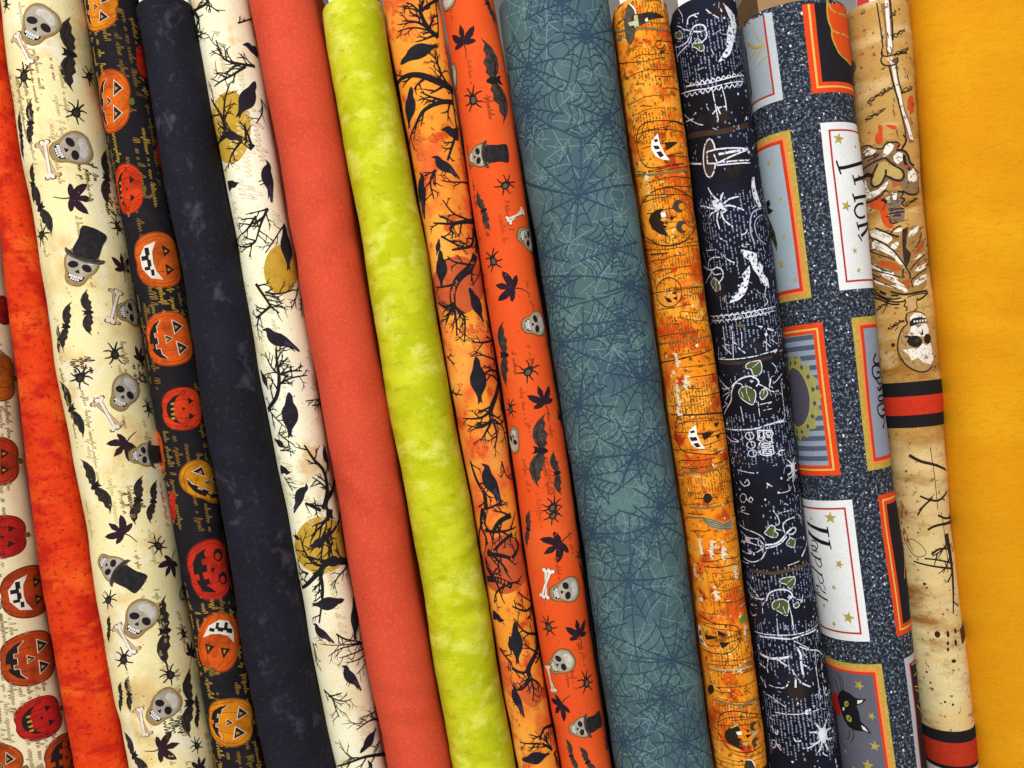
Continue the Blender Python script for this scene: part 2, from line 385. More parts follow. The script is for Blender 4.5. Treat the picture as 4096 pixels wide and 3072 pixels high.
def pumpkin(b, cv, x, y, wd, ht, ang, col, dark, face='tri', name='pumpkin_print'):
    """wd x ht across the pumpkin's own axes (before it is turned by ang)"""
    p = Pr(b, name); c = cv([(x, y)])[0]; k = (cv([(1, 0)])[0][0] - cv([(0, 0)])[0][0])
    f0 = b.local(c, k, ang); f = lambda pts: f0([(a * wd, q * ht) for a, q in pts])
    sh = [(0, -.46), (.12, -.5), (.3, -.46), (.44, -.3), (.5, -.05), (.47, .2), (.35, .4), (.15, .49), (0, .47), (-.15, .49), (-.35, .4), (-.47, .2), (-.5, -.05), (-.44, -.3), (-.3, -.46), (-.12, -.5)]
    p.poly(f(smooth([(a * 1.02, q * 1.02) for a, q in sh], 3, True)), ink(dark), 0)
    p.poly(f(smooth([(a * .96, q * .96) for a, q in sh], 3, True)), ink(col, dark, .8, 90), 1)
    lw = 3.2 * k * PX
    for q in (-.36, -.18, .18, .36):
        p.stroke(f(smooth([(q * .5, -.46), (q * 1.12, -.2), (q * 1.16, .12), (q * .75, .46)], 4)), lw * 1.6, ink(dark), 2, (.5, 1))
    p.poly(f([(-.05, -.47), (-.07, -.58), (.0, -.62), (.05, -.58), (.05, -.46)]), ink('6a5a20'), 2)
    bk, wh, gd = ink('1d1614'), ink('ddd5c6', 'c4b8a4', .5), ink('b8862c')
    if face in ('tri', 'half'):
        for (ex, ey) in ((-.2, -.2), (.2, -.2), (0, .02)):
            q = .6 if ey > 0 else 1.0
            tri = lambda r: [(ex, ey - .12 * q * r), (ex + .12 * q * r, ey + .08 * q * r), (ex - .12 * q * r, ey + .08 * q * r)]
            p.poly(f(tri(1.2)), wh, 3); p.poly(f(tri(1.0)), bk, 4); p.poly(f([(ex, ey - .02), (ex + .05, ey + .05), (ex - .03, ey + .06)]), gd, 5)
        up = [(-.36, .1), (-.26, .2), (-.15, .2), (-.15, .27), (-.06, .27), (-.06, .22), (.06, .22), (.06, .28), (.15, .28), (.15, .2), (.26, .19), (.36, .1)]
        lo = [(.31, .24), (.2, .34), (.12, .37), (.12, .32), (.03, .33), (.03, .4), (-.1, .39), (-.2, .35), (-.31, .24)]
        p.stroke(f(up), lw * 2.4, wh, 3); p.poly(f(up + lo), bk, 4)
    elif face == 'smile':
        out = [(-.34, .02), (-.15, .12), (.05, .13), (.2, .1), (.36, .0), (.31, .22), (.12, .36), (-.1, .37), (-.27, .24)]
        p.poly(f(out), wh, 3)
        for (x0, x1, y0, y1) in ((-.24, -.1, .17, .25), (-.1, -.02, .2, .34), (-.02, .1, .17, .24), (.1, .16, .2, .31), (.16, .27, .14, .2)):
            p.poly(f([(x0, y0), (x1, y0), (x1, y1), (x0, y1)]), bk, 4)
        for ex in (-.16, .18):
            p.poly(f([(ex, -.26), (ex + .11, -.09), (ex - .11, -.09)]), bk, 3); p.poly(f([(ex, -.2), (ex + .04, -.12), (ex - .02, -.12)]), gd, 4)
    elif face == 'curl':
        up = smooth([(-.36, .02), (-.26, .14), (-.1, .2), (.1, .2), (.26, .14), (.36, .02)], 3)
        lo = smooth([(.3, .2), (.15, .34), (0, .37), (-.15, .34), (-.3, .2)], 3)
        p.poly(f(up + lo), bk, 3)
        for tx in (-.16, -.04, .08, .18): p.poly(f([(tx, .19), (tx + .06, .19), (tx + .05, .27), (tx + .01, .27)]), gd, 4)
        for sx in (-1, 1):
            p.stroke(f(smooth([(sx * .34, .05), (sx * .42, -.02), (sx * .38, -.06), (sx * .34, -.02)], 3)), lw * 1.3, bk, 3)
            p.poly(f([(sx * .18, -.26), (sx * .26, -.12), (sx * .1, -.13)]), bk, 3)
        p.poly(f([(0, -.06), (.04, .02), (-.04, .02)]), bk, 3)
    elif face == 'grin':
        p.poly(f([(-.38, .02), (-.3, .08), (-.22, .06), (-.22, .16), (-.12, .16), (-.12, .08), (0, .1), (0, .2), (.12, .2), (.12, .1), (.2, .1), (.22, .18), (.3, .08), (.38, .02), (.3, .28), (.1, .36), (.1, .28), (0, .28), (0, .38), (-.2, .34), (-.32, .22)]), bk, 3)
        for ex in (-.2, .2):
            p.poly(f(ell(ex, -.22, .11, .12, 12)), bk, 3); p.poly(f(ell(ex + .02, -.2, .06, .07, 9)), ink(col), 4)
        p.poly(f([(0, -.08), (.05, .01), (-.05, .01)]), bk, 3)
    rg = random.Random(int(x + y * 3))
    for i in range(18):      # faint newsprint over the skin
        a0, q0 = rg.uniform(-.36, .3), rg.uniform(-.42, .42)
        if a0 * a0 + q0 * q0 < .19: p.stroke(f([(a0, q0), (a0 + rg.uniform(.02, .06), q0 + rg.uniform(-.02, .02))]), lw, ink(dark), 2)
    return p
def crow(b, cv, x, y, ln, ang, kind=0, tone='1d1a1f', tail='38304a', flip=1):
    """body along x: beak at -x, tail at +x"""
    p = Pr(b, 'crow_print'); c = cv([(x, y)])[0]; k = (cv([(1, 0)])[0][0] - cv([(0, 0)])[0][0])
    f0 = b.local(c, ln * k, ang); f = lambda pts: f0([(a, q * flip) for a, q in pts])
    if kind == 0:      # perched, seen from the side
        sh = [(-.5, -.06), (-.43, -.13), (-.36, -.17), (-.28, -.16), (-.18, -.12), (-.02, -.12), (.14, -.07), (.28, .0), (.5, .1), (.47, .15), (.33, .12), (.42, .19), (.2, .13), (.05, .17), (-.1, .18), (-.24, .12), (-.33, .03), (-.37, -.06), (-.43, -.07)]
    elif kind == 1:    # plump, seen from behind
        sh = [(-.5, .0), (-.4, -.07), (-.28, -.08), (-.16, -.15), (.0, -.18), (.14, -.15), (.26, -.07), (.36, -.03), (.5, -.04), (.44, .0), (.5, .05), (.36, .05), (.24, .09), (.08, .16), (-.08, .16), (-.22, .1), (-.34, .07), (-.42, .05)]
    else:              # bust only
        sh = [(-.5, .02), (-.36, -.1), (-.22, -.2), (-.05, -.22), (.12, -.16), (.5, -.3), (.5, .3), (.12, .26), (-.08, .22), (-.2, .12), (-.34, .04)]
    p.poly(f(smooth(sh, 2, True)), ink(tone, tail, .3, 200), 2)
    if kind == 0:
        p.poly(f([(.1, .0), (.3, .04), (.49, .12), (.3, .1), (.12, .1)]), ink(tail), 3)
        for q in (-.04, .04): p.stroke(f([(q, .15), (q + .02, .27)]), .02 * ln * k * PX, ink(tone), 2)
    return p
def branch(b, cv, pts, w0, w1, seed=0, twigs=4, tl=60, tone='1b1719', name='branch_print', spread=1.0, layer=1):
    """a bare bough along the traced points with forked twigs"""
    p = Pr(b, name); t = Tr(b, cv, p); k = t.k; m = ink(tone, '332b2c', .3)
    line = smooth(t.st(pts), 5); p.stroke(line, w0 * k, m, layer, (1, w1 / w0))
    rg = random.Random(seed * 91 + int(pts[0][0])); n = len(line)
    def twig(pt, d, ln, wd, lev):
        q = [pt]; a = d
        for i in range(4):
            a += rg.uniform(-.22, .22); q.append((q[-1][0] + math.cos(a) * ln / 4, q[-1][1] + math.sin(a) * ln / 4))
        p.stroke(smooth(q, 2), wd, m, layer + 1, (1, .35))
        if lev:
            for i in (2, 3):
                if rg.random() < .85: twig(q[i], a + rg.choice((-1, 1)) * rg.uniform(.35, .9), ln * rg.uniform(.4, .6), wd * .65, lev - 1)
    for i in range(twigs):
        j = int((i + rg.uniform(.5, 1)) / twigs * (n - 2)); a, c = line[j], line[min(n - 1, j + 1)]
        d = math.atan2(c[1] - a[1], c[0] - a[0]) + rg.choice((-1, 1)) * rg.uniform(.5, 1.1) * spread
        u = j / n; ww = max(w0 + (w1 - w0) * u, 5); twig(a, d, max(tl, ww * 3.2) * k * rg.uniform(.7, 1.3), min(ww * .7, 6 + ww * .28) * k, 1)
    return p
def scrawl(p, s0, t0, ln, h, mat, wd, rg, layer=0, slant=.5):
    """a word or line of cursive handwriting running down the roll (letters' tops towards +s)"""
    t = t0; q = []
    while t < t0 + ln:
        up = h * (1.0 if rg.random() < .22 else .42) * rg.uniform(.8, 1.15); dn = -h * .45 if rg.random() < .12 else 0
        st = h * rg.uniform(.28, .5)
        q += [(s0 + dn, t), (s0 + up, t + st * (.3 + slant * up / h)), (s0 + up * .9, t + st * (.6 + slant * up / h)), (s0, t + st * .8)]
        t += st
        if rg.random() < .17 or len(q) > 40:
            if len(q) > 3: p.stroke(smooth(q, 2), wd, mat, layer)
            q = []; t += h * rg.uniform(.4, 1.0)
    if len(q) > 3: p.stroke(smooth(q, 2), wd, mat, layer)
def newsprint(p, s0, s1, t0, t1, pitch, mat, wd, rg, fill=.75, layer=0, keep=None, dl=(.0006, .0019)):
    """columns of tiny type"""
    s = s0
    while s < s1:
        t = t0 + rg.uniform(0, .004); on = True; tend = t1 - rg.uniform(0, .25) * (t1 - t0)
        while t < tend:
            l = rg.uniform(*dl)
            if rg.random() < fill and (keep is None or keep(s, t)):
                j = rg.uniform(-.1, .1) * pitch; wv = wd * rg.uniform(.6, 1.15)
                p.quad([(s + j - wv / 2, t), (s + j + wv / 2, t), (s + j + wv / 2, t + l), (s + j - wv / 2, t + l)], mat, layer)
            t += l + rg.uniform(.0003, .0008)
        s += pitch
def star(p, f, r, mat, layer, rot=0):
    p.poly(f([((r if i % 2 == 0 else r * .42) * math.sin(math.radians(rot + i * 36)), -(r if i % 2 == 0 else r * .42) * math.cos(math.radians(rot + i * 36))) for i in range(10)]), mat, layer)
# ------------------------------------------------------------------ the setting
def box_obj(name, lo, hi, mat, parent=None, bev=0.0):
    bm = bmesh.new(); bmesh.ops.create_cube(bm, size=1)
    for v in bm.verts:
        for i in range(3): v.co[i] = (lo[i] + hi[i]) / 2 + v.co[i] * (hi[i] - lo[i])
    if bev: bmesh.ops.bevel(bm, geom=bm.edges[:], offset=bev, segments=2, affect='EDGES')
    me = bpy.data.meshes.new(name); bm.to_mesh(me); bm.free(); me.materials.append(mat)
    o = bpy.data.objects.new(name, me); sc.collection.objects.link(o); o.parent = parent
    return o
o = box_obj('shelf', (-0.62, -0.10, -0.02), (0.62, 0.20, 0.0), plain('shelf_laminate', 'b9b2a6'), bev=.002); o['kind'] = 'structure'
o = box_obj('back_panel', (-0.62, 0.185, 0.002), (0.62, 0.198, 0.75), plain('back_laminate', '55504a')); o['kind'] = 'structure'

# ------------------------------------------------------------------ the bolts, from one end of the shelf to the other
B = {}
B['cream_pumpkin'] = Bolt('cream fabric bolt printed with dark orange and red pumpkins over brown handwriting',
    (-125, -95, -55, 5), (-32, 10, 70, 160), .006, -220, cloth('cream_cotton', 'ded0a8', [('c9b484', 30, .5, .8, 3, (1, 1), 1)]), seed=11)
B['orange_red'] = Bolt('plain orange-red mottled fabric bolt between cream pumpkin and cream skull prints',
    (-30, 12, 73, 162), (7, 90, 185, 282), -.002, -220,
    cloth('orange_red_batik', 'd83a0c', [('e65a18', 26, .5, .7, 9, (1, 1.6), 2), ('bc200a', 40, .48, .62, 10, (1, 1.8), 4), ('9e1804', 300, .56, .72, 4, (1, 1), 7)]), seed=12)
B['cream_skull'] = Bolt('cream fabric bolt printed with skulls, bats, spiders and maple leaves',
    (6, 91, 186, 284), (180, 278, 372, 466), -.004, -200,
    cloth('parchment_cotton', 'eee0a8', [('d9b878', 26, .5, .72, 5, (1, 1), 3), ('f0ead0', 30, .52, .75, 3, (1, 1), 8)]), seed=13,
    creases=((.004, .468, .5, .022, .0009, .03), (.01, .445, .7, .018, .0006, .02)))
B['black_pumpkin'] = Bolt('black fabric bolt printed with orange jack-o-lanterns and gold handwriting',
    (181, 279, 373, 467), (290, 388, 478, 573), .004, -180, cloth('black_cotton', '17151a', [('241f22', 40, .45, .7, 3, (1, 1), 1)]), seed=14)
B['navy'] = Bolt('plain dark navy-black mottled fabric bolt with pale smoky blotches',
    (290, 388, 478, 574), (413, 515, 618, 726), -.006, -24,
    cloth('navy_batik', '181821', [('1d1d2b', 24, .45, .65, 8, (1, 1), 5), ('42414f', 44, .59, .72, 10, (1, .8), 21), ('34343f', 320, .62, .85, 2, (1, 1), 6)]), seed=15, creases=((.004, .3, .5, .02, .0006, .03), (-.006, .44, -.4, .02, .0006, .03)))
B['cream_crow'] = Bolt('cream fabric bolt printed with black crows, bare branches and ochre moons',
    (413, 516, 619, 727), (537, 638, 733, 836), .003, -200,
    cloth('ivory_cotton', 'eeebc9', [('d8bc86', 34, .56, .68, 9, (1, 1), 23), ('a08a5c', 420, .68, .76, 3, (1, 1), 5), ('e0cf9e', 16, .54, .8, 5, (1, 1), 3), ('e6d2ae', 11, .58, .85, 3, (1, 1), 13), ('f3f0e2', 14, .5, .75, 3, (1, 1), 2)]), seed=16)
B['coral'] = Bolt('plain coral red twill fabric bolt without any print',
    (538, 638, 733, 836), (688, 783, 880, 978), -.004, -200,
    cloth('coral_twill', 'd44d34', [('c8422a', 20, .45, .75, 3, (1, 1), 4), ('e25a34', 420, .5, .8, 2, (1, 1), 8)], grain=.1, twill=.13), seed=17, creases=((.01, .33, .9, .022, .0007, .03), (-.008, .16, -.6, .03, .0006, .04), (.004, .46, .3, .018, .0006, .02)))
B['lime'] = Bolt('plain lime green mottled fabric bolt with a short top edge',
    (690, 783, 880, 978), (824, 923, 1021, 1117), -.008, -24,
    cloth('lime_batik', 'b9bf0e', [('cacd24', 34, .45, .56, 9, (1, 1.5), 4), ('dcde58', 44, .52, .7, 9, (1, 1.3), 9), ('a9b008', 90, .56, .74, 9, (1, 2), 5)]), seed=18,
    creases=((.008, .405, .2, .014, .0008, .02), (.0, .50, .35, .016, .0008, .025), (.012, .36, -.3, .012, .0005, .018), (.002, .455, -.2, .012, .0006, .02), (-.006, .25, .4, .016, .0005, .02)))
B['orange_crow'] = Bolt('golden orange fabric bolt printed with black crows and bare branches',
    (824, 923, 1021, 1119), (949, 1037, 1119, 1209), .004, -190,
    cloth('amber_cotton', 'ea962e', [('e0662e', 20, .48, .6, 9, (1, 1), 4), ('f2b04c', 13, .5, .75, 3, (1, 1), 9), ('cc4a1c', 56, .56, .66, 9, (1, 1), 6)]), seed=19,
    creases=((0, .50, .6, .02, .0006, .02),))
B['orange_skull'] = Bolt('bright orange fabric bolt printed with skulls, bats, spiders and maple leaves',
    (949, 1037, 1120, 1210), (1067, 1157, 1243, 1323), .0, -190,
    cloth('orange_cotton', 'e2531d', [('ea682e', 18, .5, .8, 3, (1, 1), 4), ('dd4c1c', 14, .55, .8, 3, (1, 1), 5)]), seed=20)
B['teal_web'] = Bolt('wide slate teal fabric bolt printed all over with spider webs',
    (1068, 1158, 1244, 1324), (1316, 1393, 1471, 1543), -.005, -80,
    cloth('teal_cotton', '4d6667', [('445b68', 20, .42, .66, 4, (1, 1), 4), ('587676', 16, .5, .72, 3, (1, 1), 8)], grain=.15), depth=.95, power=2.1, seed=21)
B['orange_book'] = Bolt('mottled orange fabric bolt printed with newsprint, outlined pumpkins and a witch hat',
    (1318, 1395, 1472, 1545), (1441, 1514, 1588, 1657), .002, -18,
    cloth('pumpkin_collage', 'f08c14', [('f4a632', 30, .48, .64, 5, (1, 1), 2), ('dc540c', 40, .5, .62, 7, (1, 1), 4), ('b8300a', 60, .57, .68, 6, (1, 1), 6), ('8a5610', 190, .57, .68, 4, (1, 1), 5), ('3c2a10', 320, .66, .72, 3, (1, 1), 15), ('efd28a', 170, .66, .74, 4, (1, 1), 9)]), seed=22,
    creases=((0, .555, .2, .018, .0005, .02),))
B['dark_book'] = Bolt('midnight navy fabric bolt printed with white newsprint, vines, moons and spiders',
    (1445, 1518, 1592, 1660), (1586, 1667, 1735, 1813), .003, -20,
    cloth('midnight_collage', '111119', [('171b2e', 24, .45, .65, 4, (1, 1), 2), ('2e2119', 30, .58, .72, 5, (1, 1), 6)]), seed=23)
B['glitter'] = Bolt('charcoal glitter print fabric bolt with framed panels, a cat and Happy and Trick lettering',
    (1590, 1669, 1738, 1816), (1826, 1873, 1933, 2001), .0, 4,
    cloth('glitter_print', '262c38', [('141822', 420, .5, .6, 3, (1, 1), 2), ('65707e', 520, .55, .66, 3, (1, 1), 6), ('949ca6', 480, .63, .72, 2, (1, 1), 9), ('eef0f5', 380, .705, .79, 1.2, (1, 1), 11)], grain=.05), depth=1.0, power=2.05, seed=24)
B['skeleton'] = Bolt('brown parchment fabric bolt printed with an upside-down skeleton and black and red bands',
    (1828, 1874, 1934, 2003), (1957, 2003, 2050, 2107), .004, -4,
    cloth('parchment_brown', 'bf9450', [('9c6a2c', 22, .5, .68, 6, (.6, 1.6), 3), ('dabb80', 26, .5, .66, 5, (.6, 1.6), 7), ('6d421a', 240, .62, .72, 5, (1, 1), 4), ('7a4a1c', 30, .64, .78, 8, (.7, 1.3), 14)],
          tgrad=((.285, .30, 'd2b67c'), (.34, .40, 'decb96'))), seed=25)
B['yellow'] = Bolt('very wide plain golden yellow fabric bolt',
    (1960, 2006, 2052, 2110), (2290, 2330, 2375, 2430), -.004, -200,
    cloth('golden_cotton', 'da9306', [('e2a00e', 10, .45, .75, 3, (1, 2.5), 3), ('ca8404', 260, .5, .9, 4, (.5, 2), 5)], grain=.09), depth=.62, power=2.3, seed=26, wob=.5, slim=.99, creases=((-.012, .3, 1.5, .06, .0011, .3), (.0, .22, .25, .03, .0005, .06), (.008, .40, -.2, .026, .0005, .05), (-.02, .12, .4, .03, .0005, .04)))
# ------------------------------------------------------------------ prints
t00, t01, t02 = T(0, 0), T(0, 1), T(0, 2)
t10, t11, t12 = T(1, 0), T(1, 1), T(1, 2)
t20, t21, t22 = T(2, 0), T(2, 1), T(2, 2)
t30, t31, t32 = T(3, 0), T(3, 1), T(3, 2)
tk = 1024 / 1659

# --- cream bolt with dark pumpkins
b = B['cream_pumpkin']
for (cv, x, y, wd, ht, a, c, d, fc) in (
    (t01, 20, 350, 190, 130, 90, '9c1c12', '6a100c', 'none'), (t01, -8, 785, 310, 240, 90, 'a8560c', '6a3208', 'none'),
    (t01, -22, 1330, 310, 290, 90, 'a83010', '6a1a0a', 'smile'), (t02, 10, 160, 270, 280, 90, 'a81a12', '6c0e0c', 'curl'),
    (t02, 195, 515, 330, 330, 84, 'a83c0e', '70230a', 'smile'), (t02, 205, 948, 340, 345, 84, 'b0400e', '78260a', 'tri'),
    (t02, 268, 1335, 265, 262, 78, 'b01c14', '760e0c', 'curl'), (t02, 20, 1650, 300, 240, 90, 'b4480e', '78280a', 'tri'),
    (t02, 425, 1590, 300, 250, 84, 'a83c0e', '70230a', 'grin')):
    pumpkin(b, cv, x, y, wd, ht, a, c, d, fc)
rg = random.Random(5); p = Pr(b, 'handwriting_print', True)
for i in range(8):
    s = -.012 + i * .0042
    for j in range(3): scrawl(p, s, .05 + j * .17 + rg.uniform(0, .06), rg.uniform(.06, .13), .0034, ink('84705a' if i % 2 else '9a8468'), .00045, rg)

# --- cream bolt with skulls
b = B['cream_skull']
rg = random.Random(7); p = Pr(b, 'handwriting_print', True)
for i in range(62):
    s = rg.uniform(-.9, .9) * b.smax; t = rg.uniform(-.01, .52)
    scrawl(p, s, t, rg.uniform(.012, .034), rg.uniform(.0022, .0042), ink(rg.choice(('c6b07c', 'b89c68', 'a88a5a'))), .00036, rg)
for (cv, x, y) in ((t00, 560, 1110), (t01, 530, 720), (t01, 840, 1590), (t02, 1120, 1400), (t01, 900, 760), (t00, 720, 1330)):
    c = b.inv(cv([(x, y)]))[0]
    for j in range(3): scrawl(p, c[0] - .005 + j * .0045, c[1] - .006, .011, .004, ink('4a3826'), .00055, rg)
for i in range(260):
    s = rg.uniform(-1, 1) * b.smax; t = rg.uniform(-.01, .56); r = rg.uniform(.0002, .0006)
    p.quad([(s - r, t), (s, t - r), (s + r, t), (s, t + r)], ink('8a6e44'), 0)
for a in ((t00, 248, 160, 268, 28), (t00, 465, 965, 262, 68), (t01, 842, 365, 225, 82), (t01, 808, 887, 240, 28), (t02, 907, 695, 245, 30), (t02, 1058, 1265, 238, 46), (t02, 1188, 515, 150, 60)):
    skull(b, *a)
hat_skull(b, t01, 545, 0, 385, 18); hat_skull(b, t01, 975, 1285, 300, 84); hat_skull(b, t02, 768, 392, 320, 122)
for a in ((t00, 150, 315, 225, -35), (t00, 308, 1035, 250, -18), (t01, 740, 328, 235, 6), (t01, 695, 1022, 235, -37), (t02, 812, 825, 220, -37), (t02, 922, 1362, 190, -22)):
    bones(b, *a)
for a in ((t00, 452, 345, 520, -92), (t00, 198, 795, 320, -88), (t00, 138, 880, 330, -88), (t00, 690, 1150, 430, -86), (t00, 262, 1345, 430, 60), (t00, 215, 1190, 280, -80),
          (t01, 428, 455, 330, -80), (t01, 572, 365, 310, -96), (t01, 462, 990, 430, 62), (t01, 618, 1490, 420, 58), (t01, 895, 1580, 330, -82), (t01, 992, 1590, 300, -78), (t01, 382, 540, 200, -90),
          (t02, 1068, 770, 465, -92), (t02, 838, 1180, 250, -90), (t02, 1228, 1235, 460, -86), (t02, 1280, 1290, 240, -86), (t02, 870, 1580, 380, 45), (t02, 708, 760, 200, -80), (t02, 785, 1200, 230, -80)):
    bat(b, *a)
for a in ((t00, 155, 485, 165), (t00, 495, 722, 165), (t00, 578, 492, 150), (t00, 758, 1462, 140), (t00, 272, 1520, 160), (t00, 40, 20, 120), (t01, 742, 630, 150), (t01, 525, 780, 160), (t01, 958, 980, 135), (t01, 1078, 1430, 120),
          (t02, 1020, 215, 140), (t02, 705, 565, 130), (t02, 802, 948, 150), (t02, 1098, 1050, 145), (t02, 1185, 785, 125), (t02, 1272, 1510, 110)):
    spider(b, *a, ang=random.Random(int(a[1])).uniform(-60, 60))
for a in ((t00, 485, 1282, 235, 88), (t01, 795, 70, 190, -10), (t01, 905, 660, 165, 20), (t01, 808, 1222, 205, -140), (t02, 785, 128, 200, -55), (t02, 1105, 335, 190, -150), (t02, 1238, 910, 160, 20), (t02, 1055, 1530, 215, 80), (t02, 1290, 1650, 130, 0)):
    leaf(b, *a)

# --- black bolt with jack-o-lanterns
b = B['black_pumpkin']
rg = random.Random(17); p = Pr(b, 'handwriting_print', True)
for i in range(9):
    s = -1.0 * b.smax + i * b.smax * .24
    for j in range(6): scrawl(p, s, -.01 + j * .095 + rg.uniform(-.02, .03), rg.uniform(.04, .075), .0042, ink(rg.choice(('8a6a28', '7a5a22', 'a8842e'))), .0005, rg)
for (cv, x, y, wd, ht, a, c, d, fc) in (
    (t00, 625, 45, 300, 250, 95, 'd9820e', 'a04a08', 'tri'), (t00, 712, 655, 400, 240, 90, 'd4610e', '9a3a08', 'tri'), (t00, 822, 1225, 320, 210, 88, 'd23a10', '8c1e08', 'curl'),
    (t00, 925, 400, 220, 120, 90, 'c42414', '8c140c', 'none'), (t00, 1040, 980, 260, 130, 90, 'c42414', '8c140c', 'none'),
    (t01, 1035, 25, 360, 330, 80, 'cc5a14', '92380c', 'smile'), (t01, 1098, 535, 350, 330, 78, 'd2560e', '963608', 'tri'), (t01, 1187, 990, 275, 262, 86, 'd23a14', '94200c', 'curl'),
    (t01, 1042, 1290, 330, 150, 90, 'd2560e', '963608', 'none'), (t01, 1345, 1465, 390, 240, 20, 'cc860e', '94500a', 'tri'), (t01, 1118, 1620, 200, 70, 90, 'c8301a', '8c140c', 'none'),
    (t02, 1372, 375, 390, 320, 76, 'c42c18', '86180e', 'grin'), (t02, 1422, 840, 310, 370, 195, 'cc5410', '8e340a', 'smile'), (t02, 1492, 1365, 300, 335, 100, 'd4820e', '96500a', 'tri')):
    pumpkin(b, cv, x, y, wd, ht, a, c, d, fc)

# --- cream bolt with crows
b = B['cream_crow']
rg = random.Random(27); p = Pr(b, 'handwriting_print', True)
for i in range(26): scrawl(p, rg.uniform(-.8, .8) * b.smax, rg.uniform(-.01, .54), rg.uniform(.015, .05), rg.uniform(.004, .009), ink(rg.choice(('ddcfa6', 'e0d2ac', 'd6c292'))), .0006, rg, slant=.9)
def moon(b, cv, pts, c1, c2, name='moon_print'):
    p = Pr(b, name); Tr(b, cv, p).poly(pts, ink(c1, c2, .6, 120), 0, 4)
moon(b, t00, ell(1492, 825, 132, 235, 14), 'c09a34', 'a8801e'); moon(b, t11, ell(160, 90, 108, 160, 14), 'c09a34', 'a07818'); moon(b, t12, ell(425, 215, 172, 185, 14), 'c09a34', 'a8801e')
for a in ((t00, 1625, 310, 130, 0, 2), (t00, 1602, 640, 290, 112, 1), (t00, 1508, 1195, 110, 170, 2), (t10, 85, 1170, 280, 70, 0), (t10, 198, 1600, 330, 88, 1), (t00, 1500, 880, 170, 20, 1),
          (t11, 160, 538, 270, 18, 0), (t11, 218, 1032, 300, 88, 1), (t11, 55, 800, 150, 60, 1), (t11, 155, 1215, 130, 25, 1), (t11, 190, 1392, 100, 185, 2), (t11, 452, 1305, 180, 60, 0), (t11, 285, 1570, 220, 105, 0),
          (t12, 265, 165, 90, 10, 1), (t12, 465, 592, 240, 172, 1), (t12, 432, 785, 190, 25, 0), (t12, 640, 690, 290, 98, 1), (t12, 622, 1072, 220, 40, 0), (t12, 735, 1480, 200, -42, 1), (t12, 410, 195, 150, -25, 1), (t12, 500, 320, 200, 0, 1), (t12, 740, 1640, 80, 60, 1)):
    crow(b, *a)
